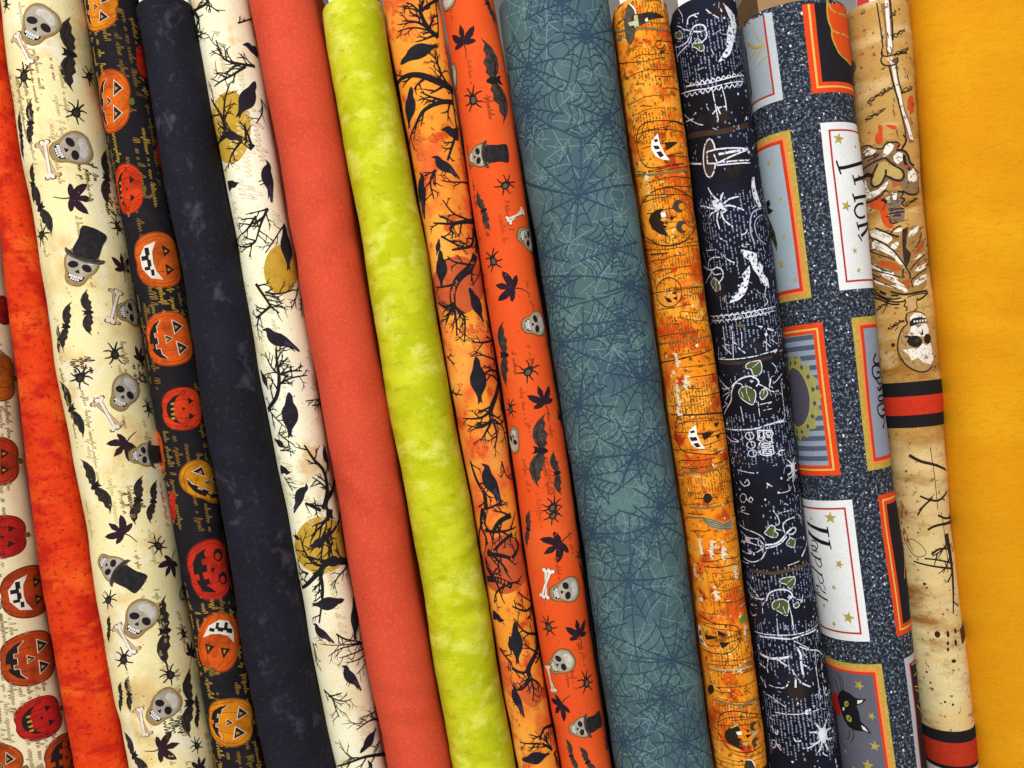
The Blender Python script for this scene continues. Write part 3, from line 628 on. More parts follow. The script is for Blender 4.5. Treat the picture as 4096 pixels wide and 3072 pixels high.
for i, (cv, pts, w0, w1, n, tl) in enumerate((
    (t00, [(1255, 60), (1290, 130), (1275, 200), (1305, 245)], 20, 5, 5, 90), (t00, [(1250, 90), (1330, 30), (1350, -40)], 16, 8, 3, 80), (t00, [(1350, 0), (1365, 80)], 8, 4, 1, 30),
    (t00, [(1650, 430), (1560, 415), (1450, 380), (1400, 260)], 16, 5, 5, 90), (t00, [(1590, 430), (1500, 490), (1390, 560)], 14, 5, 4, 80), (t00, [(1440, 350), (1400, 310)], 7, 3, 1, 30),
    (t00, [(1640, 960), (1560, 900), (1480, 860), (1430, 740), (1370, 640)], 34, 8, 6, 100), (t00, [(1490, 870), (1420, 920), (1370, 940)], 22, 8, 3, 70), (t00, [(1560, 920), (1500, 1010), (1480, 1090)], 14, 4, 3, 60), (t00, [(1450, 780), (1460, 640), (1490, 540)], 12, 4, 3, 60),
    (t00, [(1659, 1400), (1590, 1500), (1530, 1560)], 12, 4, 5, 90), (t00, [(1659, 1560), (1600, 1600), (1520, 1580)], 12, 5, 4, 80), (t00, [(1540, 150), (1600, 130), (1640, 110)], 8, 4, 2, 40),
    (t10, [(75, 1350), (35, 1440), (0, 1560)], 14, 6, 5, 90), (t10, [(30, 640), (40, 720), (0, 800)], 10, 4, 2, 60), (t10, [(180, 1460), (150, 1500), (60, 1640)], 9, 4, 3, 60),
    (t11, [(0, 180), (60, 270), (100, 330), (150, 368)], 14, 6, 4, 80), (t11, [(95, 325), (30, 380), (0, 400)], 14, 8, 2, 70), (t11, [(30, 380), (10, 450), (25, 545)], 10, 4, 2, 50), (t11, [(60, 235), (150, 245), (250, 215)], 10, 5, 4, 60), (t11, [(270, 200), (250, 290), (225, 345)], 9, 4, 2, 50), (t11, [(290, 280), (295, 400)], 8, 4, 2, 40),
    (t11, [(80, 1000), (130, 920), (150, 800), (135, 680), (130, 595)], 24, 7, 6, 90), (t11, [(150, 830), (230, 790), (330, 772)], 12, 4, 4, 60), (t11, [(145, 770), (230, 745), (295, 745)], 12, 5, 2, 50), (t11, [(135, 760), (90, 700), (60, 625)], 10, 4, 3, 60), (t11, [(150, 720), (205, 655)], 9, 4, 1, 30),
    (t11, [(90, 1000), (130, 1050), (190, 1110)], 10, 4, 4, 70), (t11, [(150, 1150), (250, 1225)], 8, 4, 3, 50), (t11, [(160, 1260), (210, 1260), (250, 1280)], 8, 4, 2, 40), (t11, [(410, 930), (320, 940)], 9, 4, 2, 50), (t11, [(420, 960), (360, 970)], 9, 4, 2, 40),
    (t11, [(440, 1640), (460, 1520), (440, 1400), (375, 1320), (312, 1225)], 34, 7, 5, 90), (t11, [(530, 1450), (470, 1560), (430, 1640)], 26, 20, 3, 80), (t11, [(185, 1430), (240, 1520)], 8, 6, 1, 40), (t11, [(320, 1600), (420, 1650)], 12, 16, 2, 50),
    (t12, [(475, -20), (470, 90), (440, 170), (400, 230)], 46, 20, 4, 100), (t12, [(540, 0), (500, 120), (460, 170)], 16, 12, 2, 60), (t12, [(600, 325), (510, 320), (450, 340), (400, 400), (330, 470), (300, 490)], 38, 14, 4, 110), (t12, [(450, 350), (370, 330), (310, 240), (290, 150)], 16, 5, 5, 80), (t12, [(340, 400), (290, 370), (270, 300)], 14, 5, 2, 70), (t12, [(415, 400), (430, 480), (430, 560), (410, 720)], 20, 7, 2, 60), (t12, [(590, 340), (530, 420), (500, 500)], 10, 4, 3, 60), (t12, [(470, 290), (480, 220), (450, 170)], 14, 8, 2, 60),
    (t12, [(700, 840), (580, 860), (410, 852)], 9, 3, 3, 70), (t12, [(690, 850), (560, 880), (470, 935)], 9, 3, 3, 60), (t12, [(700, 880), (620, 920), (540, 945)], 8, 3, 2, 50), (t12, [(710, 900), (650, 960), (580, 975)], 8, 3, 2, 50), (t12, [(715, 910), (700, 990), (650, 1050)], 8, 3, 2, 50), (t12, [(520, 790), (600, 830), (700, 860)], 9, 6, 3, 60),
    (t12, [(440, 1150), (490, 1200), (520, 1280), (540, 1330)], 10, 4, 4, 70), (t12, [(470, 1190), (560, 1225), (620, 1210)], 9, 3, 3, 60), (t12, [(370, 850), (390, 920), (400, 1000)], 9, 4, 3, 50), (t12, [(800, 1350), (740, 1350), (650, 1410)], 12, 4, 5, 80), (t12, [(780, 1270), (740, 1310), (680, 1330)], 9, 3, 3, 60),
    (t12, [(840, 1570), (740, 1580), (640, 1610), (530, 1645)], 20, 7, 4, 80), (t12, [(640, 1600), (580, 1560), (540, 1480)], 8, 3, 3, 50), (t12, [(800, 1480), (760, 1560)], 8, 5, 3, 60))):
    branch(b, cv, pts, w0 * 1.4, w1 * 1.5, i, n + 2, tl * 1.15)

# --- golden orange bolt with crows
b = B['orange_crow']
rg = random.Random(37); p = Pr(b, 'red_brush_marks_print', True)
for i in range(150):
    s = rg.uniform(-1, 1) * b.smax; t = rg.uniform(-.01, .56); a = rg.uniform(.5, 1.1); l = rg.uniform(.001, .006)
    p.stroke([(s, t), (s + math.sin(a) * l * .7, t + math.cos(a) * l)], rg.uniform(.0004, .0012), ink(rg.choice(('d85a28', 'c84a1e', 'e07034'))), 0)
for i in range(20): scrawl(p, rg.uniform(-.8, .8) * b.smax, rg.uniform(0, .54), rg.uniform(.01, .03), .005, ink('d2692e'), .0006, rg, slant=.9)
moon(b, t11, ell(1310, 190, 165, 190, 14), 'c0562c', 'a8441e'); moon(b, t12, ell(1610, 340, 150, 190, 14), 'c0562c', 'a8441e'); moon(b, t22, ell(130, 1180, 70, 80, 12), 'c85a28', 'b84a20')
for a in ((t10, 1052, 335, 270, -28, 1), (t10, 995, 700, 270, 98, 1), (t10, 1262, 852, 140, 0, 2), (t10, 1235, 1078, 220, 24, 0), (t10, 1080, 1262, 300, 76, 0), (t10, 1180, 1600, 110, 100, 1),
          (t11, 1200, 85, 250, 88, 1), (t11, 1430, 318, 250, 62, 1), (t11, 1440, 805, 310, 84, 1), (t11, 1532, 1475, 300, 52, 0), (t11, 1590, 985, 150, 70, 1),
          (t12, 1570, 685, 110, 188, 2), (t22, 28, 850, 280, 86, 1), (t22, 155, 1595, 230, -14, 1), (t22, 40, 1220, 220, 55, 0), (t12, 1650, 860, 120, 85, 1)):
    crow(b, *a)
for i, (cv, pts, w0, w1, n, tl) in enumerate((
    (t10, [(1180, 240), (1120, 190), (1065, 80), (1085, 0)], 26, 9, 4, 90), (t10, [(1065, 85), (1010, 30), (970, 20)], 10, 4, 2, 50), (t10, [(1070, 70), (1150, 10), (1180, 0)], 16, 8, 3, 60), (t10, [(1150, 220), (1060, 150), (950, 135)], 18, 4, 4, 70), (t10, [(1120, 200), (1020, 180), (920, 205)], 9, 4, 2, 50), (t10, [(1160, 0), (1175, 120), (1180, 240)], 9, 6, 3, 60),
    (t10, [(1275, 590), (1180, 530), (1060, 487), (970, 495), (915, 555), (920, 600)], 38, 8, 4, 70), (t10, [(1250, 560), (1200, 480), (1160, 380), (1110, 340)], 14, 4, 4, 70), (t10, [(1190, 540), (1190, 440), (1130, 390)], 9, 4, 3, 60), (t10, [(890, 480), (960, 495)], 7, 5, 1, 30),
    (t10, [(1275, 665), (1200, 662), (1090, 715), (1030, 820), (990, 960)], 26, 6, 4, 80), (t10, [(1220, 655), (1140, 630), (1065, 595)], 14, 4, 3, 60), (t10, [(1265, 580), (1280, 700), (1300, 860)], 14, 8, 2, 60), (t10, [(1285, 900), (1265, 960), (1240, 1040)], 14, 8, 2, 40),
    (t10, [(1165, 1100), (1130, 1180), (1155, 1290)], 14, 5, 4, 70), (t10, [(1160, 1110), (1090, 1140)], 8, 4, 2, 40), (t10, [(1370, 1200), (1290, 1180), (1200, 1170)], 9, 4, 3, 60), (t10, [(1000, 1030), (1020, 1080)], 12, 6, 1, 30),
    (t10, [(1405, 1440), (1330, 1440), (1250, 1450), (1150, 1445)], 28, 5, 4, 90), (t10, [(1300, 1440), (1260, 1480), (1285, 1515)], 16, 8, 1, 40), (t10, [(1395, 1440), (1290, 1390), (1210, 1295)], 12, 4, 2, 50), (t10, [(1405, 1480), (1395, 1590), (1270, 1620)], 22, 8, 3, 70), (t10, [(1200, 1530), (1290, 1580), (1350, 1600)], 10, 6, 4, 60), (t10, [(1410, 1440), (1425, 1640)], 16, 18, 2, 50),
    (t11, [(1420, -10), (1390, 70), (1310, 150), (1275, 240), (1280, 330)], 40, 22, 2, 80), (t11, [(1275, 320), (1230, 450)], 16, 5, 3, 60), (t11, [(1280, 320), (1300, 440), (1300, 520)], 14, 4, 3, 60), (t11, [(1290, 330), (1350, 400), (1350, 560)], 14, 4, 4, 70), (t11, [(1280, 310), (1230, 330), (1180, 300)], 18, 5, 3, 60), (t11, [(1390, 60), (1290, 40), (1240, 0)], 12, 4, 4, 60), (t11, [(1450, 60), (1440, 130), (1400, 190)], 8, 4, 2, 50), (t11, [(1490, 420), (1530, 530), (1545, 600)], 12, 8, 2, 50),
    (t11, [(1535, 545), (1470, 560), (1395, 555)], 14, 4, 4, 60), (t11, [(1560, 690), (1490, 650), (1410, 615)], 10, 4, 3, 60), (t11, [(1575, 760), (1520, 740), (1470, 770)], 14, 5, 3, 50), (t11, [(1590, 770), (1555, 900), (1520, 1000), (1530, 1070)], 30, 20, 2, 60), (t11, [(1520, 1000), (1450, 1050), (1340, 1050)], 16, 4, 3, 60), (t11, [(1525, 1060), (1460, 1110), (1370, 1095)], 14, 4, 3, 60), (t11, [(1525, 1070), (1490, 1140), (1455, 1200)], 14, 4, 3, 60), (t11, [(1535, 1070), (1560, 1160), (1540, 1250)], 14, 4, 3, 60), (t11, [(1540, 1060), (1600, 1120), (1620, 1230)], 12, 4, 3, 60), (t11, [(1240, 650), (1290, 700)], 10, 4, 1, 40), (t11, [(1270, 880), (1340, 900)], 9, 4, 2, 40),
    (t11, [(1390, 1330), (1430, 1450), (1480, 1540), (1490, 1650)], 12, 20, 3, 60), (t11, [(1490, 1640), (1560, 1610), (1600, 1580)], 12, 5, 3, 60), (t11, [(1590, 1330), (1620, 1420), (1655, 1450)], 10, 5, 3, 50),
    (t12, [(1480, -20), (1470, 80), (1510, 170), (1500, 280)], 40, 44, 2, 80), (t12, [(1650, 20), (1580, 60), (1530, 140)], 26, 16, 3, 70), (t12, [(1500, 270), (1580, 280), (1650, 300)], 24, 14, 2, 60), (t12, [(1659, 140), (1600, 190), (1540, 250)], 18, 10, 2, 60), (t12, [(1490, 290), (1500, 360), (1540, 420)], 14, 20, 2, 50), (t12, [(1500, 430), (1570, 440), (1659, 480)], 30, 26, 2, 60), (t12, [(1620, 470), (1560, 520), (1545, 590)], 14, 5, 3, 50),
    (t22, [(0, 300), (40, 220), (20, 180)], 20, 8, 2, 60), (t22, [(155, 590), (90, 640), (0, 610)], 14, 6, 4, 70), (t22, [(100, 690), (120, 660), (100, 620)], 12, 5, 2, 40), (t22, [(40, 520), (90, 560), (150, 590)], 8, 6, 2, 40), (t22, [(175, 780), (160, 880), (110, 1000), (120, 1090)], 30, 20, 3, 80), (t22, [(170, 790), (90, 780), (10, 690)], 16, 4, 4, 70), (t22, [(120, 1080), (60, 1150), (10, 1140)], 16, 4, 4, 70), (t22, [(125, 1090), (140, 1160), (130, 1230)], 12, 4, 3, 50), (t22, [(125, 1080), (180, 1120), (195, 1190)], 12, 4, 3, 50), (t22, [(0, 1010), (60, 1040), (110, 1030)], 14, 10, 2, 50), (t22, [(190, 900), (150, 980)], 14, 8, 2, 50),
    (t22, [(270, 1380), (210, 1400), (180, 1480)], 16, 10, 3, 60), (t22, [(260, 1540), (180, 1500), (50, 1490)], 16, 4, 5, 80), (t22, [(260, 1540), (200, 1470), (110, 1440)], 9, 4, 3, 50), (t22, [(270, 1560), (300, 1640)], 16, 8, 3, 50), (t12, [(1580, 880), (1640, 960), (1659, 980)], 12, 6, 4, 60))):
    branch(b, cv, pts, w0 * 1.45, w1 * 1.6, i + 100, n + 1, tl * 1.15)

# --- orange bolt with skulls
b = B['orange_skull']
rg = random.Random(47); p = Pr(b, 'handwriting_print', True)
for i in range(40): scrawl(p, rg.uniform(-.9, .9) * b.smax, rg.uniform(-.01, .55), rg.uniform(.008, .026), rg.uniform(.002, .0038), ink(rg.choice(('c04a1c', 'b4401a', '9c3a1a'))), .0004, rg)
for i in range(220):
    s = rg.uniform(-1, 1) * b.smax; t = rg.uniform(-.01, .56); r = rg.uniform(.0002, .0005)
    p.quad([(s - r, t), (s, t - r * 2), (s + r, t), (s, t + r * 2)], ink('b04418'), 0)
for a in ((t10, 1235, -40, 200, 170), (t10, 1268, 500, 210, 100), (t20, 100, 1545, 200, 100), (t21, 152, 440, 200, 78), (t21, 8, 1190, 175, 200), (t22, 350, 510, 200, 76), (t22, 315, 978, 190, 55)):
    skull(b, *a, tone=1)
hat_skull(b, t10, 1490, 1000, 285, 84, 1); hat_skull(b, t22, 490, 1385, 262, 76, 1)
for a in ((t20, 30, 1395, 160, 55), (t22, 220, 465, 205, 10), (t22, 250, 1080, 180, -18)): bones(b, *a, white=1)
for a in ((t10, 1545, 520, 570, 75), (t10, 1475, 1365, 290, -110), (t10, 1500, 20, 300, 60), (t11, 1608, 640, 450, -90), (t21, 185, 1260, 490, -85), (t21, 292, 1405, 300, -100), (t22, 105, 110, 270, -80), (t22, 455, 410, 220, 60), (t22, 385, 1580, 240, 70), (t22, 490, 1620, 240, 60)):
    bat(b, *a, tone='332c2a', t2='5a5048')
for a in ((t10, 1405, 638, 160), (t10, 1620, 1195, 140), (t11, 1535, 25, 150), (t21, 110, 742, 155), (t11, 1650, 985, 130), (t21, 265, 1622, 140), (t22, 435, 270, 120), (t22, 235, 738, 140), (t22, 480, 1098, 150), (t22, 612, 1500, 105), (t22, 270, 15, 130)):
    spider(b, *a, ang=random.Random(int(a[1])).uniform(-50, 50), body='5c5444')
for a in ((t10, 1342, 262, 215, -12), (t21, -10, 205, 220, -80), (t21, 203, 935, 205, -22), (t22, 300, 212, 215, -125), (t22, 432, 785, 190, -12), (t22, 315, 1255, 190, -140), (t22, 195, 985, 120, -30), (t21, 310, 1050, 120, 20)):
    leaf(b, *a, tone='27141e')

# --- teal spider webs
b = B['teal_web']
def web(b, seeds, i, dark, seed):
    """one web; its threads stop half way to the neighbouring webs, so that they interlock"""
    rg = random.Random(seed); p = Pr(b, 'spider_web_print'); c, R = seeds[i]
    m = ink('2f4458', '394f64', .5) if dark else ink('6b8786', '607b7d', .6)
    n = rg.randint(10, 13) if dark else rg.randint(7, 9); lay = 2 if dark else 0; a00 = rg.uniform(0, 6.28)
    ang = [a00 + (k + rg.uniform(-.25, .25)) / n * 2 * math.pi for k in range(n)]; out = []
    for a in ang:
        u = (math.cos(a), math.sin(a)); best = R * 1.5
        for k, (q, _) in enumerate(seeds):
            if k == i: continue
            dx, dy = q[0] - c[0], q[1] - c[1]; pr = dx * u[0] + dy * u[1]
            if pr > 1e-5: best = min(best, (dx * dx + dy * dy) / (2 * pr))
        out.append(max(best * rg.uniform(.97, 1.06), R * .3))
    P = lambda a, r: (c[0] + math.cos(a) * r, c[1] + math.sin(a) * r)
    wd = .0008 if dark else .00062
    for a, o in zip(ang, out):
        p.stroke(smooth([c, P(a + rg.uniform(-.05, .05), o * .5), P(a, o)], 4), wd * 1.2, m, lay, (1, .8))
    step = R * (rg.uniform(.15, .19) if dark else rg.uniform(.3, .38))
    for k in range(1, 16):
        for x in range(n):
            y = (x + 1) % n; a0, a1 = ang[x], ang[y] + (2 * math.pi if y == 0 else 0)
            r0 = step * k * (1 + .05 * k) * rg.uniform(.95, 1.05); r1 = r0 * rg.uniform(.92, 1.08)
            if r0 > out[x] * 1.02 or r1 > out[y] * 1.02 or a1 - a0 > 1.3 or rg.random() < .05: continue
            p.stroke(smooth([P(a0, r0), P((a0 + a1) / 2, (r0 + r1) / 2 * .84), P(a1, r1)], 5), wd * .8, m, lay)
def seeds_of(lst): return [(tuple(b.inv(cv([(x, y)]))[0]), r * tk * PX) for (cv, x, y, r) in lst]
LIGHT = seeds_of(((t20, 230, 150, 150), (t20, 390, 610, 190), (t20, 430, 800, 200), (t20, 520, 480, 150), (t20, 330, 960, 150), (t20, 190, 1150, 150), (t20, 700, 1400, 170), (t20, 370, 1580, 180), (t20, 690, 1150, 150), (t20, 30, 380, 150), (t20, 600, 60, 120), (t20, 80, 60, 130), (t20, 560, 940, 140), (t20, 140, 900, 110),
        (t21, 490, 30, 150), (t21, 590, 110, 170), (t21, 570, 390, 200), (t21, 660, 600, 160), (t21, 640, 1050, 130), (t21, 560, 1180, 170), (t21, 720, 1110, 120), (t21, 640, 1390, 150), (t21, 830, 1500, 160), (t21, 380, 430, 120), (t21, 810, 560, 130), (t21, 460, 740, 140), (t21, 900, 1120, 130), (t21, 420, 1250, 120), (t21, 280, 120, 110), (t21, 560, 1600, 140), (t21, 840, 60, 120),
        (t22, 740, 70, 160), (t22, 850, 270, 160), (t22, 1020, 480, 180), (t22, 800, 880, 190), (t22, 840, 1120, 180), (t22, 640, 900, 140), (t22, 1190, 1110, 150), (t22, 900, 1340, 140), (t22, 1140, 200, 150), (t22, 570, 330, 130), (t22, 850, 1570, 150), (t22, 620, 640, 120), (t22, 1120, 720, 130), (t22, 700, 1360, 120), (t22, 1250, 1560, 120)))
for i in range(len(LIGHT)): web(b, LIGHT, i, False, i)
DARKW = seeds_of(((t20, 480, 235, 250), (t20, 615, 770, 230), (t20, 100, 700, 170), (t20, 430, 1270, 370), (t20, 110, 430, 190), (t20, 320, 20, 160), (t20, 660, 1620, 150), (t20, 200, 1650, 170),
        (t21, 770, 190, 220), (t21, 320, 560, 190), (t21, 840, 800, 270), (t21, 430, 965, 220), (t21, 800, 1285, 230), (t21, 480, 1420, 200), (t21, 260, 250, 180), (t21, 960, 1620, 190), (t21, 700, 410, 150), (t21, 350, 1240, 130),
        (t22, 930, 70, 230), (t22, 745, 440, 330), (t22, 1035, 960, 280), (t22, 1120, 1490, 320), (t22, 640, 1180, 190), (t22, 720, 1490, 190), (t22, 520, 130, 170), (t22, 1180, 520, 160), (t22, 560, 760, 180), (t22, 980, 1200, 160)))
for i in range(len(DARKW)): web(b, DARKW, i, True, i + 50)
for cv, pts in ((t20, [(120, 450), (310, 590), (370, 510), (400, 300)]), (t20, [(110, 740), (310, 840), (480, 890), (640, 720)]), (t20, [(60, 1150), (260, 1230), (440, 1270)]), (t20, [(450, 890), (440, 1270)]), (t20, [(640, 780), (640, 960), (500, 1150)]),
        (t21, [(190, 130), (500, 130), (770, 200), (880, 280)]), (t21, [(330, 340), (620, 260), (770, 190)]), (t21, [(300, 560), (470, 540), (710, 480), (720, 390)]), (t21, [(460, 330), (460, 760), (440, 960)]), (t21, [(340, 580), (660, 700), (840, 800)]), (t21, [(490, 1310), (700, 1290), (800, 1280)]), (t21, [(480, 1310), (480, 1659)]), (t21, [(720, 1500), (740, 1370), (800, 1290)]), (t21, [(470, 1420), (620, 1540), (700, 1500), (830, 1400)]),
        (t22, [(450, 200), (580, 160), (760, 190), (940, 60)]), (t22, [(760, 0), (770, 440), (800, 880), (830, 1040)]), (t22, [(560, 740), (700, 900), (1030, 960), (1240, 1000)]), (t22, [(640, 1040), (860, 1040), (1030, 970)]), (t22, [(980, 1200), (1050, 960), (1110, 760)]), (t22, [(740, 1230), (980, 1220), (1120, 1490)]), (t22, [(650, 1180), (730, 1500)]), (t22, [(970, 640), (960, 780), (1040, 950)])):
    Tr(b, cv, Pr(b, 'web_strand_print')).line(pts, 8, ink('33495e'), 3, 5)
# --- mottled orange bolt with newsprint and pumpkins
b = B['orange_book']
cO1 = crop(2600, 1300, .3014); cO2 = crop(2600, 1900, .3617); cO3 = crop(2650, 2450, .375); cTop = crop(2400, 0, 700 / 2212)
rg = random.Random(61); p = Pr(b, 'newsprint', True)
tx = ink('7c4a10', '9c5e14', .5); bands = [(.006, .03), (.036, .062), (.075, .10), (.118, .15), (.155, .185), (.188, .2), (.205, .235), (.25, .283), (.30, .33), (.372, .398), (.408, .44), (.452, .475), (.51, .53), (.54, .57)]
for (a, c) in bands:
    s0 = rg.uniform(-.95, -.2) * b.smax; newsprint(p, s0, s0 + rg.uniform(1.0, 1.6) * b.smax, a, c, .0019, tx, .0009, rg, .74)
p = Pr(b, 'paint_spatter_print', True)
for i in range(240):
    s = rg.uniform(-1, 1) * b.smax; t = rg.uniform(.004, .56); r = abs(rg.gauss(0, .0006)) + .0003
    c = rg.choice(('3a2a12', '5a4a18', 'e8dcae', 'c23a0c', 'd84a10', '6c6a30', 'efe6c8', 'b83a0a'))
    p.poly([(s + r * rg.uniform(.5, 1.3) * math.cos(a), t + r * rg.uniform(.5, 1.3) * math.sin(a)) for a in (0, 1.1, 2.2, 3.3, 4.4, 5.4)], ink(c), 1)
p = Pr(b, 'white_lettering_print', True); wht = ink('ece2c8', 'd8c49a', .5)
for (cv, x, y, n) in ((cO1, 350, 500, 2), (cO1, 370, 850, 4), (cO1, 470, 800, 2), (cO1, 380, 1080, 4), (cO2, 560, 830, 3), (cO2, 690, 830, 3), (cO2, 820, 830, 3), (cO2, 500, 1080, 2), (cO2, 940, 1100, 2), (cO2, 740, 1330, 2), (cO3, 880, 240, 2), (cO3, 830, 650, 1), (t20, 900, 1260, 1), (t20, 980, 60, 1)):
    c = b.inv(cv([(x, y)]))[0]
    for j in range(n): scrawl(p, c[0] - .001 + rg.uniform(-.0012, .0012), c[1] - .006 + j * .003, .005, .0036, wht, .00055, rg, 2)
bk = ink('2a1c12'); ln = ink('4a2c10'); ol = ink('7d7048', '5c5232', .5); wh = ink('f2efe6', 'dcd8cc', .4)
p = Pr(b, 'scratch_marks_print', True)
for i in range(330):
    s = rg.uniform(-1, 1) * b.smax; t_ = rg.uniform(.006, .56); a = rg.choice((0, 0, math.pi / 2)) + rg.gauss(0, .25); l = abs(rg.gauss(0, .003)) + .0012
    p.stroke([(s, t_), (s + math.cos(a) * l, t_ + math.sin(a) * l)], rg.uniform(.0003, .0006), ink(rg.choice(('3c2810', '6a4210', '8a4a10', '4a3a18', 'e6d09a', 'a8380c'))), 1)
for i in range(80):
    t_ = .008 + i * .007 + rg.uniform(-.003, .003); s = rg.uniform(-1, .2) * b.smax; l = rg.uniform(.4, 1.2) * b.smax
    p.stroke(smooth([(s + l * k / 4, t_ + rg.uniform(-.0006, .0006)) for k in range(5)], 3), .0005, ink(rg.choice(('5a3a12', '7c5a20', '3c2810'))), 1)
q = Pr(b, 'witch_hat_print'); t = Tr(b, cTop, q)
t.line([(170, 405), (330, 385), (560, 358), (720, 365), (820, 390)], 26, ol, 2); t.poly([(240, 430), (290, 450), (270, 520), (225, 500)], ol, 2)
t.poly(ell(382, 300, 72, 262, 16), ink('4c4536', '6a6250', .6), 3); t.poly([(400, 190), (480, 180), (640, 155), (730, 170), (805, 218), (640, 250), (530, 310), (450, 360), (400, 350)], ink('2c241a', '4c3e2c', .5), 4)
t.poly([(430, 200), (478, 190), (495, 330), (440, 355)], ink('a8b070', 'd8d8b8', .5), 5); t.poly([(360, 290), (420, 270), (490, 270), (470, 320), (380, 330)], ink('c8c2a4'), 6)
t.line([(375, 45), (440, 120), (455, 180)], 16, wh, 5); t.poly([(565, 250), (595, 225), (610, 265), (580, 280)], wh, 5)
def jack(b, cv, name, outline, ribs, mouth, teeth, tris, eyes=(), nose=None, fill=None):
    q = Pr(b, name); t = Tr(b, cv, q); k = 1 / (t.k / PX)
    if fill: t.poly(outline, ink(fill, 'd8700e', .4), 1, 3)
    t.line(outline, 3.8 * k, bk, 2, 5)
    for r in ribs: t.line(r, 2.8 * k, ln, 2, 5)
    if mouth: t.poly(mouth, wh if teeth else bk, 3)
    for te in teeth: t.poly(te, bk, 4)
    for tr in tris: t.line(tr + [tr[0]], 3 * k, bk, 3, 0); t.poly(tr, bk, 4)
    for (x, y, r) in eyes:
        t.dot(x, y, r, ink('3c342c', '5c5044', .5), 3); t.dot(x + r * .42, y + r * .1, r * .55, ink('e08a1c'), 4)
    if nose: t.poly(nose, bk, 4)
    return t
jack(b, t20, 'jack_o_lantern_print', [(1100, 800), (1000, 782), (900, 788), (840, 812), (812, 875), (815, 960), (840, 1040), (885, 1085), (980, 1080), (1110, 1060)],
     [[(1105, 860), (960, 840), (850, 860), (820, 930)], [(1110, 990), (1040, 1000), (1000, 1010)]],
     [(945, 865), (905, 915), (902, 960), (930, 1015), (975, 1035), (1022, 1040), (985, 990), (958, 930)],
     [[(920, 905), (942, 900), (948, 918), (925, 922)], [(915, 945), (950, 945), (960, 965), (930, 970)], [(935, 985), (965, 980), (985, 1010), (960, 1022)]],
     [[(990, 925), (1070, 922), (1000, 975)]]).poly([(978, 960), (1000, 940), (990, 990)], ink('c8340c'), 5)
t = jack(b, t20, 'jack_o_lantern_print', ell(1010, 1405, 185, 190, 14) + [(1195, 1405)], [[(860, 1270), (1010, 1260), (1150, 1270)], [(850, 1530), (1000, 1590), (1170, 1540)]],
     [(985, 1350), (935, 1360), (900, 1390), (888, 1430), (910, 1480), (960, 1515), (1010, 1530), (1000, 1500), (985, 1480), (1010, 1470), (980, 1455), (990, 1440), (960, 1425), (985, 1405), (960, 1385)], [],
     [], [(1080, 1335, 42), (1100, 1470, 42)], [(1020, 1410), (1060, 1400), (1035, 1430)])
t.poly([(965, 1380), (995, 1375), (1000, 1405), (970, 1410)], wh, 5)
jack(b, t21, 'jack_o_lantern_print', ell(1018, 235, 82, 95, 14) + [(1100, 235)], [[(985, 150), (990, 230)], [(1060, 150), (1070, 300)]], [(985, 255), (1010, 300), (1040, 300), (1025, 275), (1005, 270)], [], [[(1040, 240), (1060, 225), (1062, 250)], [(1045, 275), (1070, 262), (1072, 285)]], fill='ee9a30')
jack(b, t21, 'jack_o_lantern_print', [(1360, 1012), (1220, 1025), (1110, 1030), (1070, 1060), (1062, 1130), (1080, 1220), (1110, 1262), (1200, 1280), (1300, 1285), (1350, 1260)],
     [[(1362, 1060), (1200, 1070), (1090, 1085), (1068, 1120)], [(1070, 1140), (1160, 1145), (1200, 1148)], [(1345, 1190), (1270, 1220), (1240, 1225)]],
     [(1192, 1095), (1150, 1128), (1142, 1170), (1165, 1225), (1200, 1247), (1252, 1250), (1225, 1215), (1200, 1160)],
     [[(1155, 1135), (1180, 1128), (1188, 1142), (1160, 1150)], [(1150, 1175), (1195, 1172), (1205, 1195), (1165, 1200)], [(1175, 1215), (1205, 1210), (1225, 1235), (1195, 1240)]],
     [[(1230, 1152), (1305, 1142), (1245, 1192)], [(1310, 1085), (1340, 1080), (1322, 1108)], [(1320, 1165), (1345, 1158), (1332, 1185)]])
jack(b, cO3, 'jack_o_lantern_print', [(395, 15), (470, 70), (570, 120), (700, 130), (790, 150), (815, 200), (832, 260), (800, 350), (730, 420), (650, 440), (540, 430), (440, 390)],
     [[(430, 120), (560, 170), (700, 185), (810, 205)], [(440, 230), (560, 255), (680, 260), (800, 240)], [(480, 340), (600, 355), (720, 320), (825, 270)]],
     [(395, 120), (410, 150), (415, 240), (450, 310), (490, 375), (420, 320), (392, 230), (385, 150)], [[(395, 180), (412, 190), (420, 240), (400, 240)], [(410, 270), (430, 285), (450, 330), (420, 310)]],
     [[(590, 190), (695, 245), (600, 245)], [(455, 235), (590, 268), (470, 285)], [(610, 315), (715, 325), (640, 380)]])
t = jack(b, cO3, 'jack_o_lantern_print', [(1050, 1085), (900, 1070), (760, 1050), (650, 1070), (605, 1130), (598, 1250), (640, 1360), (720, 1450), (850, 1492), (960, 1480), (1060, 1400)],
     [[(1040, 1120), (850, 1110), (680, 1130), (610, 1160)], [(600, 1200), (760, 1205), (930, 1190)], [(650, 1370), (730, 1480), (900, 1540), (1060, 1480)]],
     [(790, 1180), (720, 1225), (670, 1265), (665, 1320), (700, 1390), (770, 1430), (865, 1465), (850, 1430), (820, 1420), (850, 1400), (815, 1385), (850, 1350), (800, 1330), (820, 1300), (785, 1280), (830, 1250)], [],
     [], [(968, 1210, 50), (990, 1378, 52)], [(885, 1300), (950, 1295), (900, 1345)])
